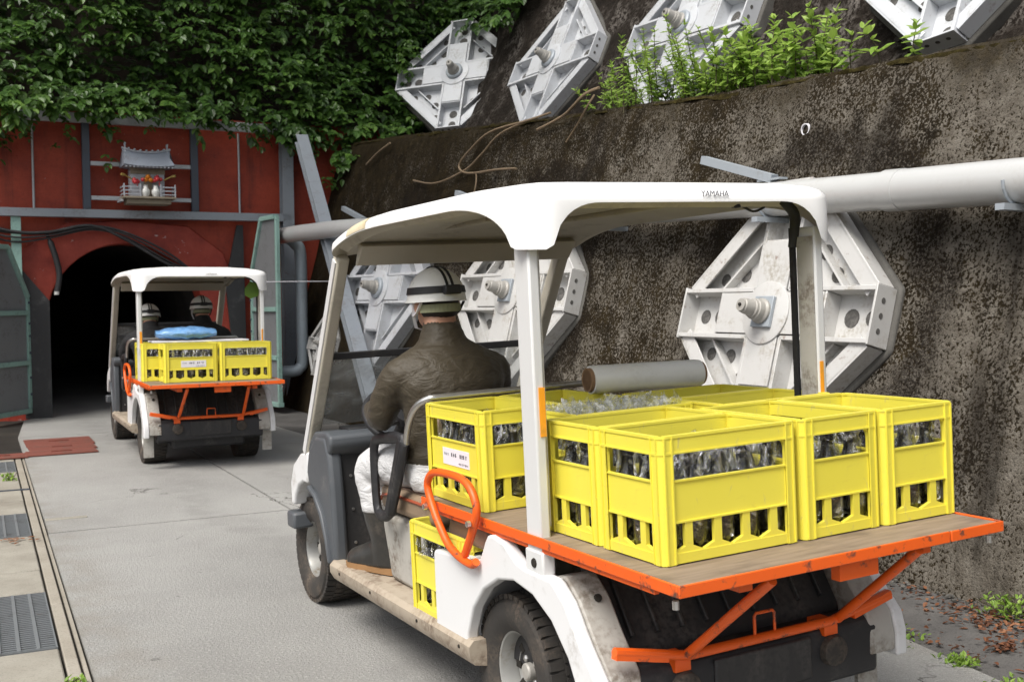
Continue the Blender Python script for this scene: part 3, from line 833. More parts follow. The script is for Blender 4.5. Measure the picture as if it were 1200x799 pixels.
# ------------------------------------------------------------------ pipes
def pipe_pt(b):
    z = 1.905 + (2.26 - 1.905) * (b - 4.5) / 9.7
    return Vector((wall_a(z) - 0.22, b, z))
s = MB()
s.tube([pipe_pt(b) for b in (-3, 0, 2, 4.19)], 0.104, 28)
s.tube([pipe_pt(b) for b in (4.19, 6.5, 8.6)] + smooth_path([pipe_pt(9.0), Vector((4.27, 10.6, 2.125)), Vector((4.05, 12.007, 2.179)), Vector((3.97, 12.7, 2.187)), Vector((3.93, 13.4, 2.2)), Vector((3.93, 14.7, 2.21))], 3), 0.099, 28)
pipe = tag(site_mesh(s, 'wall_pipe', M['pipe'], tuple(pipe_pt(4.5)), smooth=40), 'long fat grey pipe running along the wall above the carts', 'pipe')
o0 = pipe_pt(4.5)
for b in (4.19, 7.6):
    p, q = pipe_pt(b - 0.06) - o0, pipe_pt(b + 0.05) - o0
    MB().tube([p, q], 0.1075, 28).build('coupling', M['pipe'], pipe, smooth=40)
def bracket(b, up):
    p = pipe_pt(b) - o0
    s = MB()
    wz = Vector((wall_a(p.z + o0.z) - o0.x, p.y, p.z))
    s.bar(wz + Vector((0.05, 0, -0.125)), p + Vector((-0.13, 0, -0.118)), 0.05, 0.03)
    s.bar(wz + Vector((0.05, 0.0, -0.3)), wz + Vector((-0.02, 0.0, -0.13)), 0.04, 0.02, up=(0, 1, 0))
    if up:
        s.bar(p + Vector((0.02, 0.0, 0.12)), p + Vector((-0.02, 0.62, 0.30)), 0.055, 0.05)
        s.bar(p + Vector((0.02, -0.08, 0.118)), p + Vector((0.02, 0.12, 0.118)), 0.06, 0.012)
    s.tube([p + Vector((0.112 * math.cos(R(t)), 0.0, 0.112 * math.sin(R(t)))) for t in range(180, 361, 20)], 0.008, 6)
    s.build('bracket', M['washer'], pipe)
for b, up in ((3.45, False), (5.15, True), (7.0, False), (9.0, True), (12.4, True)): bracket(b, up)
s = MB().tube(smooth_path([(3.96, 13.9, 2.19), (4.08, 13.9, 2.10), (4.14, 13.9, 1.95), (4.14, 13.9, 1.2), (4.14, 13.9, 0.64), (4.10, 13.9, 0.53), (3.98, 13.92, 0.49), (3.4, 14.15, 0.49)], 5), 0.075, 16)
tag(site_mesh(s, 'down_pipe', M['pipe_far'], (4.14, 13.9, 0.49), smooth=50), 'blue grey vertical pipe with a bottom elbow beside the right gate leaf', 'pipe')
s = MB().tube([(3.6, 13.6, 1.62), (4.5, 13.3, 1.62)], 0.006, 6)
tag(site_mesh(s, 'white_rope', M['paper'], (3.6, 13.6, 1.62)), 'thin white rope stretched beside the blue grey vertical pipe', 'rope')
# weep pipe
wp = site_thing('weep_pipe', 'short white drain pipe end poking out of the mossy wall', 'drain pipe', wall_a(2.364), 5.215, 2.364)
Mx = Matrix.Rotation(R(-90), 4, 'Y')
MB().lathe([(0.034, -0.06), (0.036, 0.025), (0.03, 0.025), (0.029, -0.06)], 20, Mx).build('tube', M['paper'], wp, smooth=50)
MB().lathe([(0, 0.0), (0.029, 0.0), (0.029, 0.006), (0, 0.006)], 16, Mx).build('dark_bore', M['gap'], wp)

# ------------------------------------------------------------------ anchor plates
def frame_mat(C, az, el, ro):
    n = Vector((math.cos(az) * math.cos(el), math.sin(az) * math.cos(el), math.sin(el)))
    r = Vector((0, 0, 1)).cross(n).normalized(); u = n.cross(r)
    x = r * math.cos(ro) + u * math.sin(ro); y = u * math.cos(ro) - r * math.sin(ro)
    m = Matrix((x, y, n)).transposed().to_4x4(); m.translation = C
    return m
EH = 0.17
def octagon(r, e): return [(r, -e), (r, e), (e, r), (-e, r), (-r, e), (-r, -e), (-e, -r), (e, -r)]
def make_anchor(square, mat):
    root = thing('anchor_plate', '-', 'anchor plate')
    R0 = 0.88
    MB().prism(octagon(0.91, 0.19), 'z', -0.30, -0.032).build('mortar_pad', M['pad'], root, bevel=0.02)
    s = MB(); s.prism(octagon(R0 - 0.012, EH - 0.01), 'z', -0.03, 0.0)
    bp = s.build('base_plate', mat, root, bevel=0.003)
    hole_me = MB().lathe([(0, -0.02), (1, -0.02), (1, 0.08), (0, 0.08)], 14).mesh('sleeve_hole', M['hole'])
    for q in range(4):
        rot = Matrix.Rotation(R(90 * q), 4, 'Z')
        for x, y, r in ((0.60, 0.0, 0.058), (0.76, 0.0, 0.05), (0.42, 0.27, 0.05), (0.29, 0.42, 0.05), (0.62, 0.26, 0.045), (0.26, 0.62, 0.045)):
            ho_ = bpy.data.objects.new('sleeve_hole', hole_me); COL.objects.link(ho_); ho_.parent = bp
            ho_.location = rot @ Vector((x, y, 0)); ho_.scale = (r, r, 0.05)
    for q in range(4):
        rot = Matrix.Rotation(R(90 * q), 4, 'Z')
        s = MB()
        for sg in (-1, 1):
            s.box(0.152, R0 - 0.016, sg * EH - (0.028 if sg > 0 else 0), sg * EH + (0.028 if sg < 0 else 0), 0.0, 0.15, rot)
        s.box(R0 - 0.016, R0, -EH - 0.008, EH + 0.008, -0.03, 0.155, rot)
        s.box(0.47, 0.485, -EH + 0.03, EH - 0.03, 0.0, 0.146, rot)
        arm = s.build('arm', mat, root, bevel=0.003)
        for y in (-0.09, 0.0, 0.09):
            ho_ = bpy.data.objects.new('bolt_hole', hole_me); COL.objects.link(ho_); ho_.parent = arm
            ho_.matrix_local = rot @ Matrix.Translation((R0, y, 0.08)) @ Matrix.Rotation(R(90), 4, 'Y') @ Matrix.Diagonal((0.018, 0.018, 0.025, 1))
        s = MB()
        p, d = Vector((R0 - 0.03, EH + 0.01, 0.045)), Vector((EH + 0.01, R0 - 0.03, 0.045))
        p, d = rot @ p, rot @ d
        s.bar(p, d, 0.022, 0.15)
        inw = (rot @ Vector((-0.7071, -0.7071, 0))) * 0.05
        s.bar(p + inw + Vector((0, 0, 0.068)), d + inw + Vector((0, 0, 0.068)), 0.10, 0.014)
        s.build('edge_beam', mat, root, bevel=0.003)
        s = MB()
        s.bar(rot @ Vector((0.56, EH, 0.04)), rot @ Vector((EH, 0.56, 0.04)), 0.016, 0.08)
        s.build('stiffener', mat, root)
    s = MB()
    for q in range(4):
        s.box(0.145, 0.47, -EH + 0.035, EH - 0.035, 0.142, 0.158, Matrix.Rotation(R(90 * q), 4, 'Z'))
    s.box(-0.145, 0.145, -0.145, 0.145, 0.0, 0.1585)
    s.build('cross_cover', mat, root, bevel=0.003)
    MB().lathe([(0, 0.16), (0.205, 0.16), (0.205, 0.17), (0.198, 0.173), (0, 0.173)], 40).build('ring', mat, root, smooth=40)
    if square:
        MB().box(-0.085, 0.085, -0.10, 0.10, 0.174, 0.205).build('washer', M['washer'], root, bevel=0.004)
    else:
        MB().lathe([(0, 0.174), (0.12, 0.174), (0.12, 0.2), (0.105, 0.215), (0, 0.215)], 28).build('washer', M['washer'], root, smooth=40)
    prof = [(0, 0.2), (0.082, 0.206), (0.082, 0.225), (0.070, 0.24), (0.068, 0.285), (0.060, 0.29), (0.060, 0.31), (0.052, 0.315), (0.050, 0.37), (0.046, 0.395), (0.040, 0.40), (0.040, 0.415), (0.0, 0.418)]
    MB().lathe(prof, 20).build('bolt_cap', M['bolt'], root, smooth=35)
    MB().lathe([(0, 0.416), (0.012, 0.416), (0.01, 0.43), (0, 0.432)], 10).build('nipple', M['gap'], root)
    return root
AZ0 = math.atan2(-math.sin(PSI), -math.cos(PSI))
protoL = make_anchor(True, M['anchor']); protoU = make_anchor(False, M['anchor_up']); protoR = None
spec = [
    (protoL, Vector((1.556, 6.446, 1.238)), 0.03, 0.26, 0.0, 0.90, 'big pale grey octagonal anchor plate on the wall right of the crates', 'anchor plates on the lower wall'),
    (protoL, Vector((0.076, 9.305, 1.401)), 0.10, 0.26, 0.0, 0.95, 'pale octagonal anchor plate just right of the driver, behind the white post', 'anchor plates on the lower wall'),
    (protoU, Vector((-1.311, 11.998, 1.473)), 0.14, 0.24, 0.0, 0.95, 'pale octagonal anchor plate seen through the cab left of the driver', 'anchor plates on the lower wall'),
    (protoL, Vector((-2.309, 13.771, 0.842)), 0.1, 0.26, 0.0, 0.45, 'small anchor plate low behind the inclined brace and blue grey pipe', 'anchor plates on the lower wall'),
    (protoU, Vector((-0.686, 15.45, 4.408)), 0.72, 0.44, 0.047, 1.0, 'white octagonal anchor plate on the upper slope half framed by ivy', 'anchor plates on the upper slope'),
    (protoU, Vector((0.561, 12.751, 4.006)), 0.078, 0.437, 0.03, 0.92, 'narrow looking white anchor plate on the upper slope, second from the ivy', 'anchor plates on the upper slope'),
    (protoU, Vector((1.697, 10.339, 3.799)), 0.027, 0.396, -0.03, 1.0, 'white anchor plate on the upper slope rising behind the bright weeds', 'anchor plates on the upper slope'),
    (protoU, Vector((3.10, 7.58, 3.69)), 0.025, 0.45, 0.10, 0.92, 'white anchor plate cut by the top of the photo at the upper right', 'anchor plates on the upper slope'),
]
seen = set()
for pr, C, daz, el, ro, sc, lab, grp in spec:
    t = pr if id(pr) not in seen else copy_tree(pr)
    seen.add(id(pr))
    m = frame_mat(C, AZ0 + daz, el, ro)
    t.matrix_world = m @ Matrix.Diagonal((sc, sc, sc * 0.85, 1))
    t['label'] = lab; t['group'] = grp

# ------------------------------------------------------------------ household shrine on the portal
SA, SB, SZ = 2.36, FB - 0.42, 2.62
bars = site_thing('shrine_rail', 'pair of pale horizontal bars carrying the small shrine on the portal', 'rail', 2.33, FS, 2.6)
for z in (0.05, 0.47):
    MB().box(-0.60, 0.60, -0.025, 0.025, z, z + 0.05).build('bar', M['steel_pale'], bars, bevel=0.003)
for x in (-0.28, 0.28):
    MB().box(x - 0.02, x + 0.02, -0.27, -0.03, 0.02, 0.048).build('bracket', M['steel_pale'], bars)
sh = site_thing('miniature_shrine', 'miniature grey and white shrine with curved roof mounted on the red portal', 'shrine', SA, SB, SZ)
MB().box(-0.31, 0.31, -0.16, 0.22, 0.03, 0.055).build('shelf_board', M['shrine_board'], sh, bevel=0.003)
MB().box(-0.26, 0.26, -0.10, 0.20, -0.03, 0.028).build('base_block', M['shrine_board'], sh, bevel=0.003)
MB().box(-0.20, 0.20, 0.0, 0.20, 0.056, 0.41).build('body', M['wood_white'], sh, bevel=0.003)
MB().box(-0.205, 0.205, -0.012, -0.002, 0.34, 0.42).build('valance', M['shrine_board'], sh)
for x in (-0.13, 0.0, 0.13):
    MB().box(x - 0.05, x + 0.05, -0.008, -0.002, 0.07, 0.31).build('door_panel', M['shrine_board'] if x == 0 else M['wood_white'], sh)
s = MB()
nx = 12
for k in range(nx):       # curved gabled roof, eaves sweeping up at the ends
    pass
rings = []
for i in range(nx + 1):
    x = -0.30 + 0.60 * i / nx
    lift = 0.05 * (abs(x) / 0.30) ** 2.2
    wd = 1.0
    rings.append([Vector((x * (1.0 if j in (0, 4) else 0.86 if j in (1, 3) else 0.94), y, z + lift * lf)) for j, (y, z, lf) in enumerate(((-0.17, 0.42, 0.4), (-0.06, 0.50, 0.8), (0.06, 0.60, 1.0), (0.15, 0.50, 0.8), (0.22, 0.42, 0.4)))] +
                 [Vector((x * 0.98, 0.20, 0.405 + lift * 0.4)), Vector((x * 0.98, -0.15, 0.405 + lift * 0.4))])
s.loft(rings)
rf = s.build('roof', M['shrine_roof'], sh, smooth=30)
for k in range(13):
    x = -0.27 + 0.045 * k
    MB().bar((x, -0.165, 0.412), (x, 0.0, 0.425), 0.018, 0.02).build('rafter', M['wood_white'], rf)
MB().tube([(-0.29, 0.06, 0.66), (-0.15, 0.06, 0.622), (0, 0.06, 0.612), (0.15, 0.06, 0.622), (0.29, 0.06, 0.66)], 0.014, 8).build('ridge', M['wood_white'], rf)
for k in range(7):
    x = -0.21 + 0.07 * k
    MB().bar((x, 0.02, 0.632 + 0.03 * (x / 0.25) ** 2), (x, 0.10, 0.632 + 0.03 * (x / 0.25) ** 2), 0.016, 0.016).build('ridge_log', M['wood_white'], rf)
for x in (-0.25, 0.25):
    for sg in (-1, 1):
        MB().bar((x, 0.06 + 0.03 * sg, 0.60), (x, 0.06 - 0.035 * sg, 0.72), 0.014, 0.014, up=(1, 0, 0)).build('finial', M['wood_white'], rf)
for xa, xb in ((-0.30, -0.11), (0.30, 0.13)):
    rl = MB()
    for z in (0.08, 0.125, 0.17):
        rl.bar((xa, -0.14, z), (xb, -0.14, z), 0.012, 0.014); rl.bar((xa * 1.03, -0.13, z), (xa * 1.03, 0.1, z), 0.012, 0.014)
    for x in (xa, xb): rl.bar((x, -0.14, 0.056), (x, -0.14, 0.205), 0.016, 0.016, up=(0, 1, 0))
    rl.build('railing', M['wood_white'], sh)
for x, z in ((-0.21, 0.30), (0.21, 0.30)):
    sg = 1 if x > 0 else -1
    MB().tube(smooth_path([(x * 0.9, -0.02, z - 0.03), (x + sg * 0.06, -0.06, z + 0.01), (x + sg * 0.11, -0.08, z + 0.02)], 4), [0.009] * 5 + [0.016] * 4, 8).build('ornament_arm', M['gold'], sh, smooth=60)
def small(name, label, cat, mats, fn, loc, group=None):
    t = tag(fn().build(name, mats, smooth=50), label, cat, group)
    t.location = W(SA, SB, SZ) + Matrix.Rotation(PSI, 3, 'Z') @ Vector(loc); t.rotation_euler = (0, 0, PSI)
    return t
jar = lambda: MB().lathe([(0, 0), (0.035, 0.0), (0.05, 0.04), (0.05, 0.075), (0.03, 0.10), (0.022, 0.13), (0.03, 0.14), (0, 0.141)], 16)
small('offering_jar', 'left white and blue offering jar before the miniature shrine', 'jar', M['helmet'], jar, (-0.045, -0.11, 0.056), 'white offering jars')
small('offering_jar', 'right white offering jar before the miniature shrine', 'jar', M['helmet'], jar, (0.075, -0.11, 0.056), 'white offering jars')
def bunch():
    s = MB()
    for k in range(9):
        s.ell((random.gauss(0, 0.028), random.gauss(0, 0.02), 0.07 + random.gauss(0, 0.025)), 0.024, 0.024, 0.026, 8, 6)
    s.bar((0, 0, 0), (0, 0, 0.06), 0.012, 0.012)
    return s
small('red_flowers', 'red flower bunch on the left of the miniature shrine', 'flowers', M['flower_red'], bunch, (-0.14, -0.10, 0.18), 'flower bunches at the shrine')
small('red_flowers', 'red flower bunch on the right of the miniature shrine', 'flowers', M['flower_red'], bunch, (0.12, -0.10, 0.19), 'flower bunches at the shrine')
def pile():
    s = MB()
    for x, z in ((-0.03, 0.0), (0.03, 0.0), (0.0, 0.042)): s.ell((x, 0, z), 0.031, 0.031, 0.028, 10, 7)
    return s
small('orange_pile', 'stacked oranges set before the miniature shrine', 'fruit', M['flower_orange'], pile, (-0.01, -0.09, 0.26))

# ------------------------------------------------------------------ foliage
LEAF = [(0, 0, 0), (0.30, 0.22, 0.06), (0.27, 0.62, 0.05), (0, 1.0, -0.10), (-0.27, 0.62, 0.05), (-0.30, 0.22, 0.06)]
class Leaves:
    def __init__(s): s.v, s.f, s.t = [], [], []
    def leaf(s, p, tip, nrm, size, tone, wide=1.0):
        d = Vector(tip).normalized(); n = Vector(nrm); n = (n - d * n.dot(d))
        if n.length < 1e-4: n = Vector((0, 0, 1))
        n.normalize(); x = d.cross(n)
        o = len(s.v)
        for a, b, c in LEAF:
            s.v.append(tuple(Vector(p) + x * (a * size * wide) + d * (b * size) + n * (c * size)))
        s.f += [(o, o + 1, o + 2, o + 3), (o, o + 3, o + 4, o + 5)]
        tone = min(1, max(0, tone)); s.t += [tone, tone]
    def build(s, name, mat, parent=None, smooth=False):
        me = bpy.data.meshes.new(name); me.from_pydata(s.v, [], s.f)
        at = me.attributes.new('tone', 'FLOAT', 'FACE'); at.data.foreach_set('value', s.t)
        me.materials.append(mat)
        o = bpy.data.objects.new(name, me); COL.objects.link(o)
        if parent is not None: o.parent = parent
        return o
rng = random.Random(11)
RZ = Matrix.Rotation(PSI, 3, 'Z')
U1C = Matrix.Rotation(-PSI, 3, 'Z') @ Vector((-0.686, 15.516, 4.408))
CAMS = Vector((0, 0, CAM_H))
def trimmed(p):
    # the plate on the slope is kept free of ivy in front of its face; a little creeps over its left and top rim
    d = (U1C - CAMS).normalized(); q = Vector(p) - U1C
    q = q - d * q.dot(d)
    return (q - Vector((0.0, -0.12, -0.06))).length < 0.80 and rng.random() > 0.02
def spray(L, p, out, size, n, tone):
    if trimmed(p): return
    """a drooping shoot with alternating leaves; p, out in site axes"""
    out = Vector(out).normalized()
    side = out.cross(Vector((0, 0, 1)))
    side = side.normalized() if side.length > 0.1 else Vector((1, 0, 0))
    dirn = (out * rng.uniform(0.3, 0.9) + Vector((0, 0, rng.uniform(-0.9, 0.15))) + side * rng.uniform(-0.8, 0.8)).normalized()
    q = Vector(p)
    for k in range(n):
        f = k / n
        q = q + dirn * size * 0.55 + Vector((0, 0, -0.012 * f))
        for sg in ((-1, 1) if k < n - 1 else (0,)):
            tip = dirn * 0.6 + side * (sg * rng.uniform(0.6, 1.1)) + Vector((0, 0, rng.uniform(-0.7, -0.05)))
            nr = out * rng.uniform(0.25, 0.8) + Vector((0, 0, rng.uniform(0.5, 1.1))) + Vector((rng.gauss(0, 0.25), rng.gauss(0, 0.25), 0))
            L.leaf(q, tip, nr, size * rng.uniform(0.7, 1.2), tone + rng.gauss(0, 0.16), rng.uniform(0.9, 1.25))
Li = Leaves()
def bank_low(a):
    pts = [(-6, 3.45), (0.4, 3.42), (0.9, 3.5), (1.3, 3.62), (2.2, 3.66), (3.0, 3.62), (3.7, 3.52), (4.2, 3.50), (4.6, 3.36), (5.0, 3.12), (7.5, 2.9)]
    for (a0, z0), (a1, z1) in zip(pts, pts[1:]):
        if a <= a1: return z0 + (z1 - z0) * (a - a0) / (a1 - a0)
    return 2.7
cnt = 0
while cnt < 8200:
    a = rng.uniform(-2.5, 7.6); z = rng.uniform(2.8, 7.4)
    lo = bank_low(a) + 0.16 * mnoise.noise((a * 1.7, 0, 3)) + 0.10 * mnoise.noise((a * 5, 2, 3))
    if z < lo: continue
    bmp = 0.55 * mnoise.noise((a * 0.75, z * 1.0, 8)) + 0.32 * mnoise.noise((a * 1.9, z * 2.2, 2))
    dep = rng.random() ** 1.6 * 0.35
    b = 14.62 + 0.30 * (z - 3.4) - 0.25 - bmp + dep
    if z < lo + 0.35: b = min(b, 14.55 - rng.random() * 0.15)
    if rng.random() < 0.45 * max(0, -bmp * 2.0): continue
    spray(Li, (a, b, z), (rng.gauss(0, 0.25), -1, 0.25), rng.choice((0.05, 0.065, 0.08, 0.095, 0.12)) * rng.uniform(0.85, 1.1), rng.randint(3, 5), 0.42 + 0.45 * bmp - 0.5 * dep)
    cnt += 1
# strands hanging over the red brick
for a, z0, ln in ((0.62, 3.45, 0.4), (0.78, 3.5, 0.3), (0.95, 3.5, 0.2), (1.45, 3.6, 0.25), (1.40, 3.28, 0.08), (1.95, 3.62, 0.28), (1.9, 3.2, 0.14), (3.8, 3.5, 0.15), (4.45, 3.4, 0.3), (4.72, 3.1, 0.25)):
    for k in range(int(ln / 0.035)):
        spray(Li, (a + rng.gauss(0, 0.035), 14.5 - rng.random() * 0.08, z0 - k * 0.035), (rng.gauss(0, 0.4), -1, 0.2), rng.uniform(0.055, 0.085), 2, 0.4 + rng.gauss(0, 0.1))
# ivy on the upper slope beside and above the anchor plates
cnt = 0
while cnt < 1500:
    z = rng.uniform(3.3, 7.5); b = rng.uniform(10.8, 18)
    lim = 15.9 if z < 4.5 else 15.9 + (z - 4.5) * 0.2 if z < 5.25 else 14.9 - (z - 5.25) * 5.0
    lim = max(lim, 10.9) + 0.35 * mnoise.noise((z * 2, 1, 1))
    if z > 4.85 and b > 12.6 + 0.4 * mnoise.noise((b, z, 2)) and z > 4.95 + 0.12 * max(0, b - 13.2): lim = min(lim, 12.3)
    if b < lim: continue
    bmp = 0.35 * mnoise.noise((b * 1.2, z * 1.2, 6))
    a = slope_a(z) - 0.35 - max(-0.1, bmp) + rng.random() ** 1.5 * 0.3
    spray(Li, (a, b, z), (-1, -0.5, 0.3), rng.uniform(0.075, 0.12), rng.randint(3, 5), 0.40 + 0.5 * bmp)
    cnt += 1
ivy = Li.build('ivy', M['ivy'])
ivy.rotation_euler = (0, 0, PSI)
tag(ivy, 'dense dark green ivy hanging over the bank above the red portal', 'ivy', None, 'stuff')

# unseen broadleaf trees, added out of frame only to shade the tunnel approach
def tree(a, b, z0, crown, lab, seed, n):
    r = random.Random(seed)
    t = site_thing('shade_tree', lab, 'tree', a, b, z0, 'unseen trees added to shade the tunnel approach')
    cx, cy, cz, rx, ry, rz = crown
    st = MB(); c = Vector((cx, cy, cz))
    st.tube(smooth_path([(0, 0, -0.6), (c.x * 0.1, c.y * 0.1, c.z * 0.35), (c.x * 0.5, c.y * 0.5, c.z * 0.75), tuple(c)], 5), [0.22 - 0.010 * i for i in range(16)], 10)
    L = Leaves()
    for k in range(46):
        q = Vector((r.gauss(0, 1), r.gauss(0, 1), r.gauss(0, 1))).normalized() * r.uniform(0.35, 0.95)
        e = c + Vector((q.x * rx, q.y * ry, q.z * rz))
        st.tube([tuple(c * 0.85), tuple(c.lerp(e, 0.5) + Vector((0, 0, -0.1))), tuple(e)], [0.06, 0.035, 0.012], 6)
        for _ in range(n // 46):
            p = e + Vector((r.gauss(0, 0.55), r.gauss(0, 0.55), r.gauss(0, 0.32)))
            d = Vector((r.gauss(0, 1), r.gauss(0, 1), r.gauss(-0.3, 0.5)))
            L.leaf(p, d, Vector((r.gauss(0, 0.4), r.gauss(0, 0.4), 1)), r.uniform(0.14, 0.24), r.random(), 1.1)
    st.build('trunk', M['stem'], t, smooth=60)
    L.build('crown', M['ivy'], t)
tree(-3.4, 11.0, 0.0, (3.6, -1.2, 8.6, 4.2, 4.2, 1.9), 'broadleaf tree left of the tunnel, its crown roofing the approach', 71, 2100)
tree(4.4, 17.6, 7.3, (-0.6, -4.0, 2.2, 4.0, 3.6, 1.5), 'unseen broadleaf tree added on the bank above the portal to shade the lane', 72, 2300)

# bright weeds on the ledge, one plant each
def weed(b, a, h, stems, fine, lab, seed):
    r = random.Random(seed)
    t = site_thing('ledge_weed', lab, 'plant', a, b, ztop(b) - 0.06, 'bright weeds on the wall ledge')
    L = Leaves(); st = MB()
    for k in range(stems):
        x, y = r.gauss(0, 0.11), r.gauss(0, 0.17)
        lean = Vector((r.gauss(-0.15, 0.22), r.gauss(0, 0.28), 1)).normalized()
        hh = h * r.choice((0.45, 0.6, 0.75, 0.9, 1.08))
        p0 = Vector((x, y, 0)); p1 = p0 + lean * hh * 0.6; p2 = p0 + lean * hh + Vector((r.gauss(0, 0.03), r.gauss(0, 0.03), 0))
        st.tube([p0, p1, p2], [0.005, 0.004, 0.002], 5)
        lv = int(hh / 0.035)
        for i in range(3, lv + 1):
            f = i / lv
            p = p0.lerp(p1, f / 0.6) if f < 0.6 else p1.lerp(p2, (f - 0.6) / 0.4)
            m = 5 if not fine else 6
            for q in range(m):
                an = 2 * math.pi * (q / m) + i * 0.9 + r.gauss(0, 0.2)
                up = -0.1 + 1.1 * max(0, f - 0.6) / 0.4 + r.gauss(0, 0.4)
                if r.random() < 0.34: continue
                d = Vector((math.cos(an), math.sin(an), up))
                sz = (0.085 if not fine else 0.06) * r.uniform(0.5, 1.3) * (1.0 if f < 0.9 else 0.7)
                L.leaf(p, d, Vector((0, 0, 1)) + Vector((-0.4, -0.2, 0)), sz, 0.30 + 0.5 * f + r.gauss(0, 0.2), 0.8 if not fine else 0.6)
    st.build('stems', M['stem'], t)
    L.build('leaves', M['weed'], t)
wl_ = [(7.95, 0.40, 8, True, 'feathery bright weed at the far left end of the ledge weeds'), (7.65, 0.52, 10, True, 'bushy bright weed just left of the white plate on the ledge'),
       (7.25, 0.62, 10, True, 'fine leaved bright weed before the left arm of the white plate'), (6.95, 0.66, 12, True, 'tall fine leaved weed in the middle of the white plate'),
       (6.65, 0.56, 11, True, 'dense fine leaved weed below the white plate on the ledge'), (6.40, 0.52, 11, False, 'broad leaved bright weed right of the white plate'),
       (6.15, 0.46, 10, False, 'low broad leaved weed in the middle of the ledge clump'), (5.9, 0.46, 10, False, 'broad leaved bright weed near the right end of the ledge clump'),
       (5.65, 0.44, 9, False, 'leafy bright weed third from the right end of the ledge'), (5.40, 0.50, 8, False, 'upright leafy weed second from the right end of the ledge'),
       (5.08, 0.30, 3, False, 'small single leafy weed at the far right end of the ledge')]
for k, (b, h, n, fine, lab) in enumerate(wl_): weed(b, wall_a(ztop(b)) + 0.22, h, n, fine, lab, 40 + k)

# dry vines trailing over the wall crown
def vine(pts, r, lab):
    q = []
    for b, z, o in pts: q.append((wall_a(z) - 0.02 - o, b, z))
    s = MB().tube(smooth_path(q, 6), r, 6)
    tag(site_mesh(s, 'dry_vine', M['dryvine'], q[0], smooth=60), lab, 'vine', 'dry vines trailing over the wall')
vine([(8.75, 3.02, -0.05), (9.05, 2.99, 0.02), (9.75, 2.98, 0.05), (10.15, 2.85, 0.05), (10.35, 2.72, 0.04), (10.1, 2.62, 0.03), (9.4, 2.58, 0.03), (9.05, 2.55, 0.02)], 0.011, 'looping dry vine curling back below the narrow white plate')
vine([(8.95, 3.0, 0.0), (9.5, 2.93, 0.05), (9.85, 2.78, 0.04), (10.2, 2.66, 0.03), (10.9, 2.60, 0.03), (11.6, 2.70, 0.02)], 0.010, 'dry vine sweeping left across the looping one on the wall')
vine([(7.7, 3.05, 0.1), (7.9, 3.02, 0.12), (8.3, 2.92, 0.05), (8.8, 2.87, 0.02)], 0.012, 'dry vine tuft hanging left of the bright weeds')
vine([(7.75, 3.0, 0.1), (7.8, 2.9, 0.12), (8.0, 2.80, 0.06), (8.2, 2.68, 0.02)], 0.008, 'thin dry vine end dropping under the tuft by the weeds')
vine([(9.9, 2.60, 0.03), (9.85, 2.5, 0.03), (9.87, 2.40, 0.02), (9.97, 2.33, 0.02)], 0.007, 'thin dry vine tail hanging down to the pipe bracket')
vine([(12.6, 3.25, 0.05), (13.0, 3.18, 0.04), (13.4, 3.08, 0.02)], 0.012, 'short dry vine at the shaded end of the wall near the ivy')

# small weeds and dead leaves on the ground at the right
def ground_weed(a, b, h, n, lab, seed, spread=0.05):
    r = random.Random(seed)
    t = site_thing('ground_weed', lab, 'plant', a, b, -0.012, 'small weeds on the roadside')
    L = Leaves()
    for k in range(n):
        an = r.uniform(0, 6.28); d = Vector((math.cos(an), math.sin(an), r.uniform(0.3, 1.6)))
        p = Vector((r.gauss(0, spread), r.gauss(0, spread), r.uniform(0, h * 0.6)))
        L.leaf(p, d, Vector((0, 0, 1)), r.uniform(0.014, 0.03) * (1 + h), 0.35 + r.gauss(0.1, 0.2), 0.9)
    s = MB()
    for k in range(6):
        s.tube([(r.gauss(0, spread * 0.6), r.gauss(0, spread * 0.6), -0.01), (r.gauss(0, spread), r.gauss(0, spread), h * 0.7)], 0.002, 4)
    s.build('stems', M['stem'], t); L.build('leaves', M['weed'], t)
ground_weed(4.02, 3.22, 0.14, 190, 'green weed clump at the wall foot by the right edge', 3, 0.055)
ground_weed(3.34, 2.90, 0.045, 110, 'low green weed on the edge of the concrete at lower right', 5, 0.03)
ground_weed(3.39, 3.25, 0.02, 60, 'thin moss like weeds along the concrete edge behind the cart', 6, 0.06)
ground_weed(3.30, 2.62, 0.03, 60, 'sparse weed at the bottom right corner of the lane edge', 8, 0.04)
ground_weed(3.45, 10.6, 0.12, 160, 'weed tuft by the lane edge before the right gate leaf', 9, 0.10)
ground_weed(3.75, 9.6, 0.14, 200, 'leafy weeds seen through the cart windshield by the wall', 10, 0.12)
ground_weed(0.47, 9.55, 0.10, 80, 'small weed growing from the drain joint on the left', 12, 0.03)
ground_weed(0.405, 4.25, 0.05, 60, 'tiny weed at the drain edge in the bottom left corner', 13, 0.02)
Ld = Leaves()
r = random.Random(21)
for k in range(800):
    if r.random() < 0.55:
        b = r.gauss(3.05, 0.28); a = 3.98 - abs(r.gauss(0, 0.16))
    elif r.random() < 0.6:
        b = r.uniform(2.4, 6.5); a = 4.04 - abs(r.gauss(0, 0.05))
    else:
        b = r.uniform(2.2, 4.2); a = 3.42 + abs(r.gauss(0, 0.03)) + 0.03 * (b - 3)
    an = r.uniform(0, 6.28)
    Ld.leaf((a, b, -0.008 + r.random() * 0.025), (math.cos(an), math.sin(an), r.gauss(0, 0.3)), (r.gauss(0, 0.4), r.gauss(0, 0.4), 1), r.uniform(0.015, 0.04), r.random(), r.uniform(0.5, 1.0))
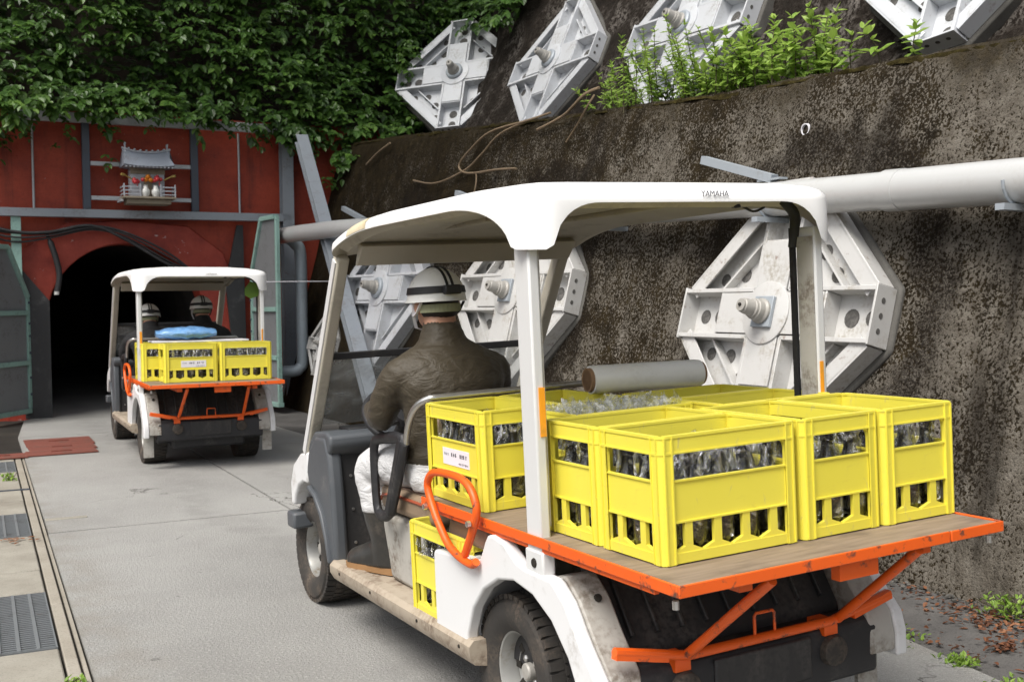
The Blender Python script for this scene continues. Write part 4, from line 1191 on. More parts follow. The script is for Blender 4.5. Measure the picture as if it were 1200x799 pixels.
for k in range(90):
    an = r.uniform(0, 6.28)
    Ld.leaf((3.62 + r.gauss(0, 0.03), 2.93 + r.gauss(0, 0.025), r.random() * 0.02), (math.cos(an), math.sin(an), r.gauss(0, 0.4)), (r.gauss(0, 0.4), r.gauss(0, 0.4), 1), r.uniform(0.015, 0.03), r.random() * 0.6, 0.8)
for k in range(14):
    an = r.uniform(0, 6.28)
    Ld.leaf((0.36 + r.gauss(0, 0.05), 7.05 + r.gauss(0, 0.06), 0.006), (math.cos(an), math.sin(an), 0.1), (0, 0, 1), r.uniform(0.03, 0.05), 0.8, 0.7)
for k in range(60):
    an = r.uniform(0, 6.28); a = r.uniform(0.7, 3.6); b = r.uniform(3, 11)
    Ld.leaf((a, b, 0.004), (math.cos(an), math.sin(an), 0.1), (0, 0, 1), r.uniform(0.008, 0.018), r.random() * 0.5, 0.5)
dl_ = Ld.build('dead_leaves', M['deadleaf']); dl_.rotation_euler = (0, 0, PSI)
tag(dl_, 'litter of reddish brown dead leaves along the wall foot', 'dead leaves', None, 'stuff')

# ================================================================== CARTS  (local x = right, y = forward, z = up; origin on the ground under the rear edge of the bed)
NEAR_LOC, NEAR_YAW = Vector((0.8506, 2.7362, 0)), 0.4871
FAR_LOC, FAR_YAW = Vector((-2.3608, 8.9811, 0)), 0.4547
_c = Vector((0, 1, 0.3))
TILT = Matrix.Translation(_c) @ Matrix.Rotation(-0.0105, 4, 'X') @ Matrix.Rotation(-0.0345, 4, 'Y') @ Matrix.Translation(-_c)   # the loaded body leans on its springs
ZB, WB, LB = 0.7218, 0.5294, 1.4152
CL, CS, CH = 0.4276, 0.2728, 0.3152

def text_mesh(body, height, name, mat):
    cu = bpy.data.curves.new(name, 'FONT'); cu.body = body; cu.size = 1.0; cu.extrude = 0.02
    ob = bpy.data.objects.new(name, cu); COL.objects.link(ob)
    dg = bpy.context.evaluated_depsgraph_get()
    me = bpy.data.meshes.new_from_object(ob.evaluated_get(dg))
    bpy.data.objects.remove(ob); bpy.data.curves.remove(cu)
    ys = [v.co.y for v in me.vertices]; xs = [v.co.x for v in me.vertices]
    s = height / (max(ys) - min(ys))
    me.transform(Matrix.Scale(s, 4) @ Matrix.Translation((-min(xs), -min(ys), 0)))
    me.materials.clear(); me.materials.append(mat)
    return me, (max(xs) - min(xs)) * s

def make_wheel(cart, x, y, side):
    t = bpy.data.objects.new('wheel', None); COL.objects.link(t); t.parent = cart; t.empty_display_size = 0.1
    t.location = (x, y, 0.2386)
    Mo = Matrix.Rotation(R(90 * side), 4, 'Y')        # local z -> outwards
    r = 0.2375
    prof = [(0.125, -0.075), (0.15, -0.092), (0.185, -0.100), (0.212, -0.094), (0.228, -0.078), (r - 0.003, -0.055), (r, -0.02), (r, 0.02), (r - 0.003, 0.055), (0.228, 0.078), (0.212, 0.094), (0.185, 0.100), (0.150, 0.092), (0.125, 0.075)]
    s = MB()
    n = 56
    rings = []
    for pr, pz in prof:
        rings.append([Mo @ Vector((pr * math.cos(2 * math.pi * k / n), pr * math.sin(2 * math.pi * k / n), pz)) for k in range(n)])
    s.loft(rings, closed=True)
    for k in range(44):                                # tread blocks and shoulder lugs
        a = 2 * math.pi * k / 44
        for zz, dz, da in ((-0.066, 0.022, 0.0), (-0.022, 0.018, 0.5), (0.022, 0.018, 0.0), (0.066, 0.022, 0.5)):
            an = a + da * 2 * math.pi / 44
            Mq = Mo @ Matrix.Rotation(an, 4, 'Z')
            rr = r - (0.004 if abs(zz) > 0.05 else 0)
            s.box(rr - 0.012, rr + 0.0035, -0.0125, 0.0125, zz - dz, zz + dz, Mq)
    s.build('tyre', M['rubber'], t, smooth=30)
    prof = [(0.0, 0.010), (0.05, 0.012), (0.058, 0.022), (0.075, 0.030), (0.088, 0.022), (0.098, -0.01), (0.106, -0.015), (0.112, 0.045), (0.120, 0.070), (0.134, 0.078), (0.139, 0.082), (0.139, 0.07), (0.122, 0.055), (0.118, -0.07), (0.0, -0.075)]
    rim = MB().lathe(prof, 40, Mo).build('rim', M['rim'], t, smooth=35)
    s = MB()
    for k in range(8):
        s.box(0.062, 0.09, -0.011, 0.011, 0.022, 0.031, Mo @ Matrix.Rotation(2 * math.pi * k / 8, 4, 'Z'))
    s.build('slots', M['gap'], rim)['kind'] = 'stuff'
    s = MB()
    for k in range(4):
        s.lathe([(0, 0.012), (0.012, 0.012), (0.012, 0.032), (0.006, 0.036), (0, 0.036)], 6, Mo @ Matrix.Rotation(2 * math.pi * (k + 0.5) / 4, 4, 'Z') @ Matrix.Translation((0.042, 0, 0)))
    s.build('lug_nuts', M['chrome'], rim, smooth=30)['kind'] = 'stuff'
    MB().lathe([(0, 0.01), (0.026, 0.01), (0.026, 0.045), (0.022, 0.05), (0, 0.052)], 16, Mo).build('hub_cap', M['bolt'], rim, smooth=35)
    return t

def roof_ring(inset, zf, hw=0.565, u0=0.575, u1=2.23, r=0.11):
    x, a, b = hw - inset, u0 + inset, u1 - inset
    rr = max(r - inset, 0.02)
    pts = []
    def corner(cx, cy, a0):
        for i in range(9): pts.append((cx + rr * math.cos(R(a0 + 90 * i / 8)), cy + rr * math.sin(R(a0 + 90 * i / 8))))
    def side(p, q, n):
        for i in range(1, n): pts.append((p[0] + (q[0] - p[0]) * i / n, p[1] + (q[1] - p[1]) * i / n))
    corner(x - rr, b - rr, 0); side((x - rr, b), (-x + rr, b), 40)
    corner(-x + rr, b - rr, 90); side((-x, b - rr), (-x, a + rr), 64)
    corner(-x + rr, a + rr, 180); side((-x + rr, a), (x - rr, a), 40)
    corner(x - rr, a + rr, 270); side((x, a + rr), (x, b - rr), 64)
    return [Vector((p[0], p[1], zf(p[0], p[1]))) for p in pts]
def roof_shift(u):
    s = 0.0
    if u > 1.6: s -= 0.078 * ((u - 1.6) / 0.63) ** 2.2
    if u < 1.05: s -= 0.022 * ((1.05 - u) / 0.45) ** 2
    return s
def roof_low(v, u):
    z = 1.650
    dv, du = 0.565 - abs(v), u - 0.575
    d = dv + max(0, du)                                    # rear corners: skirt sweeps down to the posts
    span = 0.15 if du < dv else 0.42
    if d < 0.09 + span:
        t = min(1, max(0, d - 0.09) / span)
        z = 1.525 + 0.125 * math.sqrt(max(0, 1 - (1 - t) ** 2.2))
    d = dv + max(0, 2.23 - u)                              # front corners
    if d < 0.5:
        t = min(1, max(0, d - 0.07) / 0.40)
        z = min(z, 1.650 - 0.03 * (1 - math.sqrt(max(0, 1 - (1 - t) ** 2))))
    return z + 0.72 * roof_shift(u)
def make_cart(name):
    cart = thing(name, '-', 'cart', (0, 0, 0))
    body = []
    def P(mb, nm, mats, par=None, **k):
        o = mb.build(nm, mats, par or cart, **k)
        if par is None: body.append(o)
        return o
    for x, y, sd in ((-0.395, 0.92, -1), (0.395, 0.92, 1), (-0.395, 2.88, -1), (0.395, 2.88, 1)): make_wheel(cart, x, y, sd)
    # under frame and floor
    P(MB().box(-0.40, 0.40, 0.55, 3.1, 0.20, 0.27), 'chassis', M['black_plastic'])
    P(MB().box(-0.30, 0.30, 0.45, 0.62, 0.16, 0.30), 'rear_axle_box', M['black_plastic'], bevel=0.02)
    for x in (-0.395, 0.395):
        P(MB().prism([(0.63, 0.26), (0.62, 0.42), (0.70, 0.52), (0.80, 0.548), (0.96, 0.50), (1.07, 0.42), (1.11, 0.26)], 'x', x - 0.03 - (0.09 if x > 0 else 0), x + 0.03 + (0.09 if x < 0 else 0)), 'wheel_housing', M['black_plastic'])
    P(MB().box(-0.49, 0.49, 1.09, 2.44, 0.272, 0.312), 'floor_board', M['sill'], bevel=0.004)
    for sg in (-1, 1):
        s = MB()
        q = [(0.49, 0.235), (0.535, 0.245), (0.552, 0.275), (0.552, 0.305), (0.535, 0.322), (0.492, 0.322)]
        rings = [[Vector((sg * x, u, z)) for x, z in q] for u in (1.085, 1.09, 1.7, 2.38, 2.42)]
        s.loft(rings)
        sl = P(s, 'sill', M['sill'], smooth=30)
        for u in (1.16, 1.5, 1.95, 2.3):
            MB().lathe([(0, 0), (0.006, 0), (0.006, 0.003), (0, 0.003)], 8, Matrix.Translation((sg * 0.552, u, 0.29)) @ Matrix.Rotation(R(90 * sg), 4, 'Y')).build('screw', M['gap'], sl)
    # front cowl
    leg = [(2.405, 0.30), (2.47, 0.30), (2.50, 0.40), (2.55, 0.50), (2.63, 0.57), (2.72, 0.595), (2.75, 0.66), (2.70, 0.755), (2.60, 0.825), (2.47, 0.83), (2.43, 0.74), (2.415, 0.60), (2.41, 0.45)]
    for sg in (-1, 1):
        P(MB().prism(leg, 'x', sg * 0.468, sg * 0.53), 'cowl_leg', M['cowl'], bevel=0.018, seg=3)
        lip = [(2.455, 0.30), (2.485, 0.40), (2.535, 0.50), (2.615, 0.572), (2.70, 0.60), (2.72, 0.585), (2.63, 0.555), (2.555, 0.485), (2.505, 0.395), (2.475, 0.30)]
        P(MB().prism(lip, 'x', sg * 0.46, sg * 0.545), 'fender_lip', M['cowl'], bevel=0.006)
        nose = [(2.735, 0.60), (2.80, 0.600), (2.87, 0.575), (2.93, 0.52), (2.95, 0.475), (2.99, 0.475), (2.985, 0.58), (2.93, 0.665), (2.82, 0.725), (2.70, 0.745)]
        P(MB().prism(nose, 'x', sg * 0.36, sg * 0.533), 'nose_fender', M['cart_white'], bevel=0.012, seg=3)
        P(MB().box(min(sg * 0.545, sg * 0.45), max(sg * 0.545, sg * 0.45), 2.93, 3.04, 0.365, 0.44), 'front_bumper_end', M['cowl'], bevel=0.012)
    P(MB().prism([(2.74, 0.34), (2.98, 0.34), (2.98, 0.58), (2.93, 0.66), (2.74, 0.735)], 'x', -0.36, 0.36), 'nose', M['cart_white'], bevel=0.02)
    fw = P(MB().prism([(2.425, 0.31), (2.47, 0.31), (2.51, 0.77), (2.455, 0.77)], 'x', -0.47, 0.47), 'firewall', M['black_panel'])
    for x in (-0.43, -0.30, 0.30, 0.43):
        for z in (0.38, 0.52, 0.66):
            MB().lathe([(0, 0), (0.007, 0), (0.006, 0.004), (0, 0.004)], 8, Matrix.Translation((x, 2.424 + (z - 0.31) * 0.065, z)) @ Matrix.Rotation(R(90), 4, 'X')).build('screw', M['chrome'], fw)
    dash = [(2.43, 0.765), (2.41, 0.80), (2.415, 0.835), (2.47, 0.85), (2.62, 0.84), (2.72, 0.77), (2.72, 0.745), (2.46, 0.745)]
    P(MB().prism(dash, 'x', -0.525, 0.525), 'dashboard', M['cowl'], bevel=0.018, seg=3)
    P(MB().box(-0.42, 0.42, 2.47, 2.60, 0.843, 0.856), 'dash_tray', M['black_plastic'], bevel=0.004)
    # windshield pillars, lower screen and bar
    def pil(z): return 2.72 - (z - 0.78) * 0.66
    for sg in (-1, 1):
        P(MB().bar((sg * 0.505, pil(0.72), 0.72), (sg * 0.505, pil(1.575), 1.575), 0.05, 0.06, up=(0, 1, 0)), 'windshield_pillar', M['roof_cream'], bevel=0.008)
        P(MB().bar((sg * 0.532, pil(0.74), 0.74), (sg * 0.532, pil(1.555), 1.555), 0.008, 0.035, up=(0, 1, 0)), 'pillar_trim', M['post_white'])
    scr = MB()
    for i in range(9):
        pass
    scr.prism([(pil(0.86) + 0.004, 0.86), (pil(1.155) + 0.004, 1.155), (pil(1.155) - 0.0, 1.155), (pil(0.86) - 0.0, 0.86)], 'x', -0.478, 0.478)
    P(scr, 'windshield', M['shield'])
    P(MB().bar((-0.49, pil(1.165), 1.165), (0.49, pil(1.165), 1.165), 0.024, 0.03), 'windshield_bar', M['black_plastic'], bevel=0.004)
    # roof
    s = MB()
    def zt(base): return lambda v, u: base + roof_shift(u)
    s.cm = 0
    tops = [roof_ring(0.5, zt(1.728)), roof_ring(0.30, zt(1.724)), roof_ring(0.14, zt(1.714)), roof_ring(0.06, zt(1.703)), roof_ring(0.022, zt(1.692)), roof_ring(0.004, zt(1.676)), roof_ring(0.0, zt(1.662)), roof_ring(0.0, roof_low)]
    s.loft(tops, cap0=True, cap1=False)
    s.cm = 1
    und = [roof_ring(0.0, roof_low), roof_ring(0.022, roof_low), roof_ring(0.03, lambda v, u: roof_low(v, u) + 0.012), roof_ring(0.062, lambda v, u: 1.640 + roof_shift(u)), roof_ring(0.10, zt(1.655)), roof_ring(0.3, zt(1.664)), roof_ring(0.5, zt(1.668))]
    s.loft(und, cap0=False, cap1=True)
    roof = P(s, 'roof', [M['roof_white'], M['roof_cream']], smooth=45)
    for v in (-0.18, 0.18):
        MB().box(v - 0.02, v + 0.02, 0.7, 2.0, 1.648, 1.668).build('roof_rib', M['roof_cream'], roof, bevel=0.006)
    MB().prism([(2.03, 1.60), (2.10, 1.53), (2.12, 1.53), (2.07, 1.62)], 'x', -0.48, 0.48).build('header_panel', M['roof_cream'], roof, bevel=0.004)
    MB().lathe([(0.045, 0), (0.062, 0), (0.062, 0.014), (0.045, 0.014)], 24, Matrix.Translation((-0.22, 1.35, 1.644))).build('dome_ring', M['shrine_board'], roof, smooth=40)
    for sg in (-1, 1):
        pts = smooth_path([(sg * 0.490, 0.72, 1.50), (sg * 0.482, 0.70, 1.56), (sg * 0.455, 0.67, 1.60), (sg * 0.385, 0.626, 1.63), (sg * 0.36, 0.626, 1.645)], 5)
        MB().tube(pts, 0.017, 8, flat=0.7).build('rubber_seal', M['black_strap'], roof, smooth=50)
    MB().tube(smooth_path([(0.12, 0.66, 1.652), (0.20, 0.64, 1.634), (0.28, 0.66, 1.61), (0.36, 0.70, 1.625)], 6), 0.004, 6).build('roof_cable', M['black_strap'], roof)
    MB().lathe([(0, 0), (0.014, 0.002), (0.014, 0.028), (0, 0.03)], 10, Matrix.Translation((0.20, 0.64, 1.618))).build('cable_plug', M['black_strap'], roof)
    me, wd = text_mesh('YAMAHA', 0.0175, 'lettering', M['lettering'])
    lt = bpy.data.objects.new('lettering', me); COL.objects.link(lt); lt.parent = roof
    lt.matrix_local = Matrix.Translation((0.02, 0.5735, 1.647)) @ Matrix.Rotation(R(90), 4, 'X') @ Matrix.Scale(1.05 * 0.095 / wd / 1.0, 4, (1, 0, 0))
    # rear posts
    for sg in (-1, 1):
        x0, x1 = sorted((sg * 0.497, sg * 0.530))
        p = P(MB().box(x0, x1, 0.630, 0.712, 0.60, 1.56), 'roof_post', M['post_white'], bevel=0.006)
        xi = sg * 0.496
        MB().box(min(xi, xi - sg * 0.004), max(xi, xi - sg * 0.004), 0.636, 0.706, 0.75, 1.53).build('inner_strip', M['trim_grey'], p)
        MB().box(min(xi, xi - sg * 0.012), max(xi, xi - sg * 0.012), 0.7125, 0.732, 0.75, 1.56).build('rubber_strip', M['black_strap'], p)
        xr0, xr1 = (-0.517, -0.499) if sg < 0 else (0.501, 0.514)
        MB().box(xr0, xr1, 0.626, 0.6295, 1.0, 1.135).build('reflector', M['reflector'], p)
        bs = MB().box(x0 - 0.004, x1 + 0.004, 0.62, 0.72, 0.615, 0.684).build('post_socket', M['post_white'], p, bevel=0.006)
        MB().lathe([(0, 0), (0.014, 0), (0.012, 0.004), (0, 0.004)], 14, Matrix.Translation((sg * 0.534, 0.668, 0.648)) @ Matrix.Rotation(R(90 * sg), 4, 'Y')).build('bolt', M['gap'], bs)
    # load bed
    P(MB().box(-WB + 0.006, WB - 0.006, 0.006, LB, ZB - 0.022, ZB), 'bed_board', M['bed'])
    for sg in (-1, 1):
        x0, x1 = sorted((sg * WB, sg * (WB + 0.007)))
        r_ = P(MB().box(x0, x1, 0.0, LB + 0.03, ZB - 0.026, ZB + 0.003), 'side_rail', M['orange'], bevel=0.002)
        MB().box(*sorted((sg * 0.515, sg * 0.528)), 0.1, LB - 0.1, ZB - 0.04, ZB - 0.0225).build('rail_foot', M['orange'], r_)
        MB().lathe([(0, 0), (0.008, 0), (0.008, 0.02), (0, 0.021)], 8, Matrix.Translation((sg * 0.52, 0.03, ZB - 0.06))).build('stop_knob', M['chrome'], r_)
    rr = P(MB().box(-WB - 0.006, 0.33, -0.007, 0.0, ZB - 0.026, ZB + 0.003), 'rear_rail', M['orange'], bevel=0.002)
    P(MB().box(0.336, WB + 0.006, -0.007, 0.0, ZB - 0.0255, ZB + 0.0025), 'rear_rail', M['orange'], bevel=0.002)
    MB().box(-0.03, 0.10, 0.02, 0.05, ZB - 0.075, ZB - 0.023).build('rail_tab', M['orange'], rr)
    for x in (-0.30, 0.30):
        P(MB().box(x - 0.02, x + 0.02, 0.05, LB, ZB - 0.06, ZB - 0.0225), 'bed_bearer', M['orange'])
    # braces under the bed
    low = [(-0.49, 0.345, 0.473), (-0.30, 0.345, 0.43), (-0.26, 0.345, 0.422), (0.24, 0.345, 0.422), (0.28, 0.345, 0.43), (0.47, 0.345, 0.462)]
    lb = P(MB().tube(low, 0.0135, 10), 'cross_tube', M['orange'], smooth=40)
    MB().bar((-0.49, 0.345, 0.468), (-0.33, 0.345, 0.432), 0.024, 0.026).build('angle_end', M['orange'], lb)
    MB().bar((0.47, 0.345, 0.462), (0.32, 0.345, 0.428), 0.024, 0.024).build('angle_end', M['orange'], lb)
    for x in (-0.27, 0.25): MB().box(x - 0.03, x + 0.02, 0.35, 0.42, 0.38, 0.42).build('foot_tab', M['orange'], lb)
    MB().tube([(-0.035, 0.345, 0.43), (-0.035, 0.345, 0.485), (-0.028, 0.345, 0.492), (0.028, 0.345, 0.492), (0.035, 0.345, 0.485), (0.035, 0.345, 0.43)], 0.0045, 6).build('ring', M['orange'], lb, smooth=50)
    for sg in (-1, 1):
        P(MB().tube([(sg * 0.245, 0.02, ZB - 0.036), (sg * 0.262, 0.30, 0.46), (sg * 0.266, 0.345, 0.424)], 0.0135, 10), 'brace_tube', M['orange'], smooth=40)
    # rear body sides with wheel arch
    outer = [(1.36, 0.26), (1.355, 0.55), (1.345, 0.563), (1.20, 0.572), (1.04, 0.585), (1.0, 0.60), (0.965, 0.655), (0.945, 0.678), (0.91, 0.685), (0.84, 0.672), (0.77, 0.632), (0.72, 0.622), (0.575, 0.620), (0.555, 0.61), (0.50, 0.57), (0.43, 0.475), (0.36, 0.40), (0.345, 0.345), (0.345, 0.27)]
    inner = [(0.44, 0.27), (0.455, 0.345), (0.50, 0.425), (0.58, 0.505), (0.68, 0.555), (0.79, 0.572), (0.89, 0.555), (0.99, 0.505), (1.07, 0.43), (1.12, 0.34), (1.13, 0.26)]
    for sg in (-1, 1):
        x0, x1 = sorted((sg * 0.497, sg * 0.54))
        P(MB().prism([(1.35, 0.265), (1.346, 0.545), (1.335, 0.558), (1.04, 0.578), (1.0, 0.575), (1.14, 0.40), (1.14, 0.265)], 'x', min(sg * 0.30, sg * 0.496), max(sg * 0.30, sg * 0.496)), 'body_step', M['cart_white'], bevel=0.008)
        bp = P(MB().prism(outer + inner, 'x', x0, x1), 'rear_fender', M['cart_white'], bevel=0.011, seg=3)
        x0, x1 = sorted((sg * 0.40, sg * 0.4965))
        MB().prism([(0.62, 0.615), (0.565, 0.625), (0.50, 0.575), (0.43, 0.48), (0.365, 0.405), (0.350, 0.34), (0.350, 0.29), (0.44, 0.29), (0.55, 0.50)], 'x', x0, x1).build('inner_flange', M['trim_grey'], bp, bevel=0.006)
        MB().lathe([(0, 0), (0.012, 0), (0.010, 0.006), (0, 0.006)], 10, Matrix.Translation((sg * 0.44, 0.495, 0.572)) @ Matrix.Rotation(R(50), 4, 'X')).build('rubber_plug', M['gap'], bp)
        x0, x1 = sorted((sg * 0.45, sg * 0.53))
        MB().box(x0, x1, 0.46, 0.475, 0.10, 0.27).build('mud_flap', M['trim_grey'], bp)
    s = MB()
    prof = [(0.64, 0.66), (0.60, 0.60), (0.53, 0.50), (0.48, 0.42), (0.47, 0.36), (0.49, 0.36), (0.62, 0.55), (0.68, 0.66)]
    s.prism(prof, 'x', -0.395, 0.395)
    rp = P(s, 'rear_panel', M['black_panel'])
    for k in range(9):
        x = -0.34 + 0.085 * k
        MB().bar((x, 0.618, 0.637), (x, 0.49, 0.447), 0.022, 0.012, up=(1, 0, 0)).build('panel_rib', M['black_panel'], rp, bevel=0.004)
    bm_ = P(MB().prism([(0.36, 0.235), (0.355, 0.37), (0.375, 0.405), (0.47, 0.405), (0.50, 0.235)], 'x', -0.435, 0.435), 'rear_bumper', M['black_plastic'], bevel=0.015)
    MB().box(-0.17, 0.17, 0.347, 0.36, 0.27, 0.39).build('number_recess', M['black_panel'], bm_, bevel=0.008)
    for x in (-0.27, 0.25):
        MB().lathe([(0, 0), (0.045, 0), (0.042, 0.02), (0.03, 0.026), (0, 0.028)], 20, Matrix.Translation((x, 0.356, 0.335)) @ Matrix.Rotation(R(90), 4, 'X')).build('tail_lamp', M['rubber'], bm_, smooth=40)
    # seat
    for sg in (-1,):
        q = [(1.60, 0.315), (2.0, 0.315), (2.03, 0.42), (2.07, 0.535), (2.09, 0.565), (1.60, 0.58)]
        P(MB().prism(q, 'x', -0.445, 0.445), 'seat_base', M['trim_grey'], bevel=0.025, seg=3)
    seat = P(MB().box(-0.46, 0.46, 1.52, 2.04, 0.585, 0.685), 'seat_cushion', M['seat'], bevel=0.03, seg=3)
    MB().tube([(-0.462, 1.54, 0.66), (-0.462, 1.90, 0.66), (-0.462, 2.0, 0.645), (-0.462, 2.042, 0.61)], 0.006, 6).build('piping', M['piping'], seat)
    MB().box(-0.44, 0.44, 1.56, 2.0, 0.686, 0.69).build('seat_mesh', M['seat_brown'], seat)
    P(MB().box(-0.44, 0.44, 1.49, 1.55, 0.74, 0.98), 'seat_back', M['seat'], bevel=0.02)
    P(MB().prism([(0.98, 0.60), (1.02, 0.685), (1.30, 0.685), (1.34, 0.60)], 'x', -0.50, 0.50), 'rear_seat_pad', M['seat_brown'], bevel=0.02, seg=3)
    P(MB().tube(smooth_path([(-0.495, 1.66, 0.86), (-0.50, 1.61, 0.95), (-0.495, 1.55, 1.015), (-0.465, 1.505, 1.045), (-0.40, 1.495, 1.048), (0.0, 1.495, 1.05), (0.40, 1.495, 1.048), (0.465, 1.505, 1.045), (0.495, 1.55, 1.015), (0.50, 1.61, 0.95), (0.495, 1.66, 0.86)], 4), 0.0125, 10), 'seat_rail', M['chrome'], smooth=50)
    for sg in (-1, 1):
        ar = [(sg * 0.50, 1.665, 0.895), (sg * 0.50, 1.90, 0.875), (sg * 0.50, 1.955, 0.85), (sg * 0.50, 1.97, 0.79), (sg * 0.50, 1.965, 0.62), (sg * 0.50, 1.93, 0.585), (sg * 0.50, 1.86, 0.59), (sg * 0.50, 1.80, 0.64), (sg * 0.50, 1.70, 0.80)]
        P(MB().tube(smooth_path(ar, 3, True), 0.017, 8, closed=True, flat=1.2), 'armrest', M['black_plastic'], smooth=50)
        P(MB().bar((sg * 0.50, 1.665, 0.90), (sg * 0.50, 1.835, 0.60), 0.036, 0.045, up=(0, 1, 0)), 'armrest_bar', M['black_plastic'], bevel=0.01)
        lp = [(0.992, 0.592), (1.02, 0.578), (1.087, 0.581), (1.15, 0.595), (1.197, 0.615), (1.25, 0.66), (1.286, 0.697), (1.33, 0.765), (1.325, 0.80), (1.28, 0.828), (1.18, 0.838), (1.07, 0.835), (1.01, 0.815), (0.975, 0.775), (0.975, 0.735), (1.02, 0.665), (1.068, 0.60)]
        hb = P(MB().tube(smooth_path([(sg * 0.558, y, z) for y, z in lp], 3), 0.0128, 10), 'grab_loop', M['orange'], smooth=45)
        for y, z in ((1.315, 0.715), (0.99, 0.71)):
            MB().lathe([(0, 0), (0.01, 0), (0.01, 0.012), (0, 0.013)], 6, Matrix.Translation((sg * 0.573, y, z)) @ Matrix.Rotation(R(90 * sg), 4, 'Y')).build('bolt', M['chrome'], hb)
    # steering wheel
    Ms = Matrix.Translation((-0.27, 2.20, 0.915)) @ Matrix.Rotation(R(38), 4, 'X')
    ring = [Ms @ Vector((0.165 * math.cos(2 * math.pi * k / 28), 0.165 * math.sin(2 * math.pi * k / 28), 0)) for k in range(28)]
    sw = P(MB().tube(ring, 0.016, 8, closed=True), 'steering_wheel', M['black_plastic'], smooth=60)
    for an in (200, 340, 90):
        MB().bar(Ms @ Vector((0, 0, -0.02)), Ms @ Vector((0.16 * math.cos(R(an)), 0.16 * math.sin(R(an)), 0)), 0.03, 0.012).build('spoke', M['black_plastic'], sw)
    MB().tube([Ms @ Vector((0, 0, -0.02)), (-0.27, 2.42, 0.72)], 0.022, 10).build('column', M['black_plastic'], sw, smooth=50)
    MB().lathe([(0, -0.03), (0.045, -0.025), (0.04, 0.01), (0, 0.012)], 16, Ms).build('hub', M['black_plastic'], sw, smooth=40)
    return cart, body

near, near_body = make_cart('utility_cart')
farc = copy_tree(near)
near.location = NEAR_LOC; near.rotation_euler = (0, 0, NEAR_YAW)
farc.location = FAR_LOC; farc.rotation_euler = (0, 0, FAR_YAW)
for o in near_body: o.matrix_basis = TILT @ o.matrix_basis
pt_ = MB()
zt_ = lambda base: (lambda v, u: base + 0.0015 + roof_shift(u))
rg = [roof_ring(0.058, zt_(1.703)), roof_ring(0.021, zt_(1.692)), roof_ring(0.002, zt_(1.676)), roof_ring(-0.0015, zt_(1.662)), roof_ring(-0.0015, lambda v, u: roof_low(v, u) + 0.004)]
ix_ = [i for i, p in enumerate(rg[3]) if p.x < -0.5 and 1.74 < p.y < 1.97]
strips = [[r_[i] for i in ix_] for r_ in rg]
nn_ = len(ix_)
pt_.add([p for s_ in strips for p in s_], [(a * nn_ + b, a * nn_ + b + 1, (a + 1) * nn_ + b + 1, (a + 1) * nn_ + b) for a in range(4) for b in range(nn_ - 1)])
po = pt_.build('tape_patch', M['tape'], [o for o in near_body if o.name.startswith('roof') and o.data.name.startswith('roof') and len(o.data.materials) == 2][0], smooth=60, recalc=False)
for o in farc.children:
    if o.name.split('.')[0] == 'roof': o.location.z -= 0.04
near['label'] = 'white utility cart in front with open roof, orange railed bed and driver'
farc['label'] = 'white utility cart farther off, entering the dark tunnel mouth'
near['group'] = farc['group'] = 'white utility carts'
def m_near(x, y, z, rz=0.0): return Matrix.Translation(NEAR_LOC) @ Matrix.Rotation(NEAR_YAW, 4, 'Z') @ TILT @ Matrix.Translation((x, y, z)) @ Matrix.Rotation(rz, 4, 'Z')
def m_far(x, y, z, rz=0.0): return Matrix.Translation(FAR_LOC) @ Matrix.Rotation(FAR_YAW, 4, 'Z') @ Matrix.Translation((x, y, z)) @ Matrix.Rotation(rz, 4, 'Z')

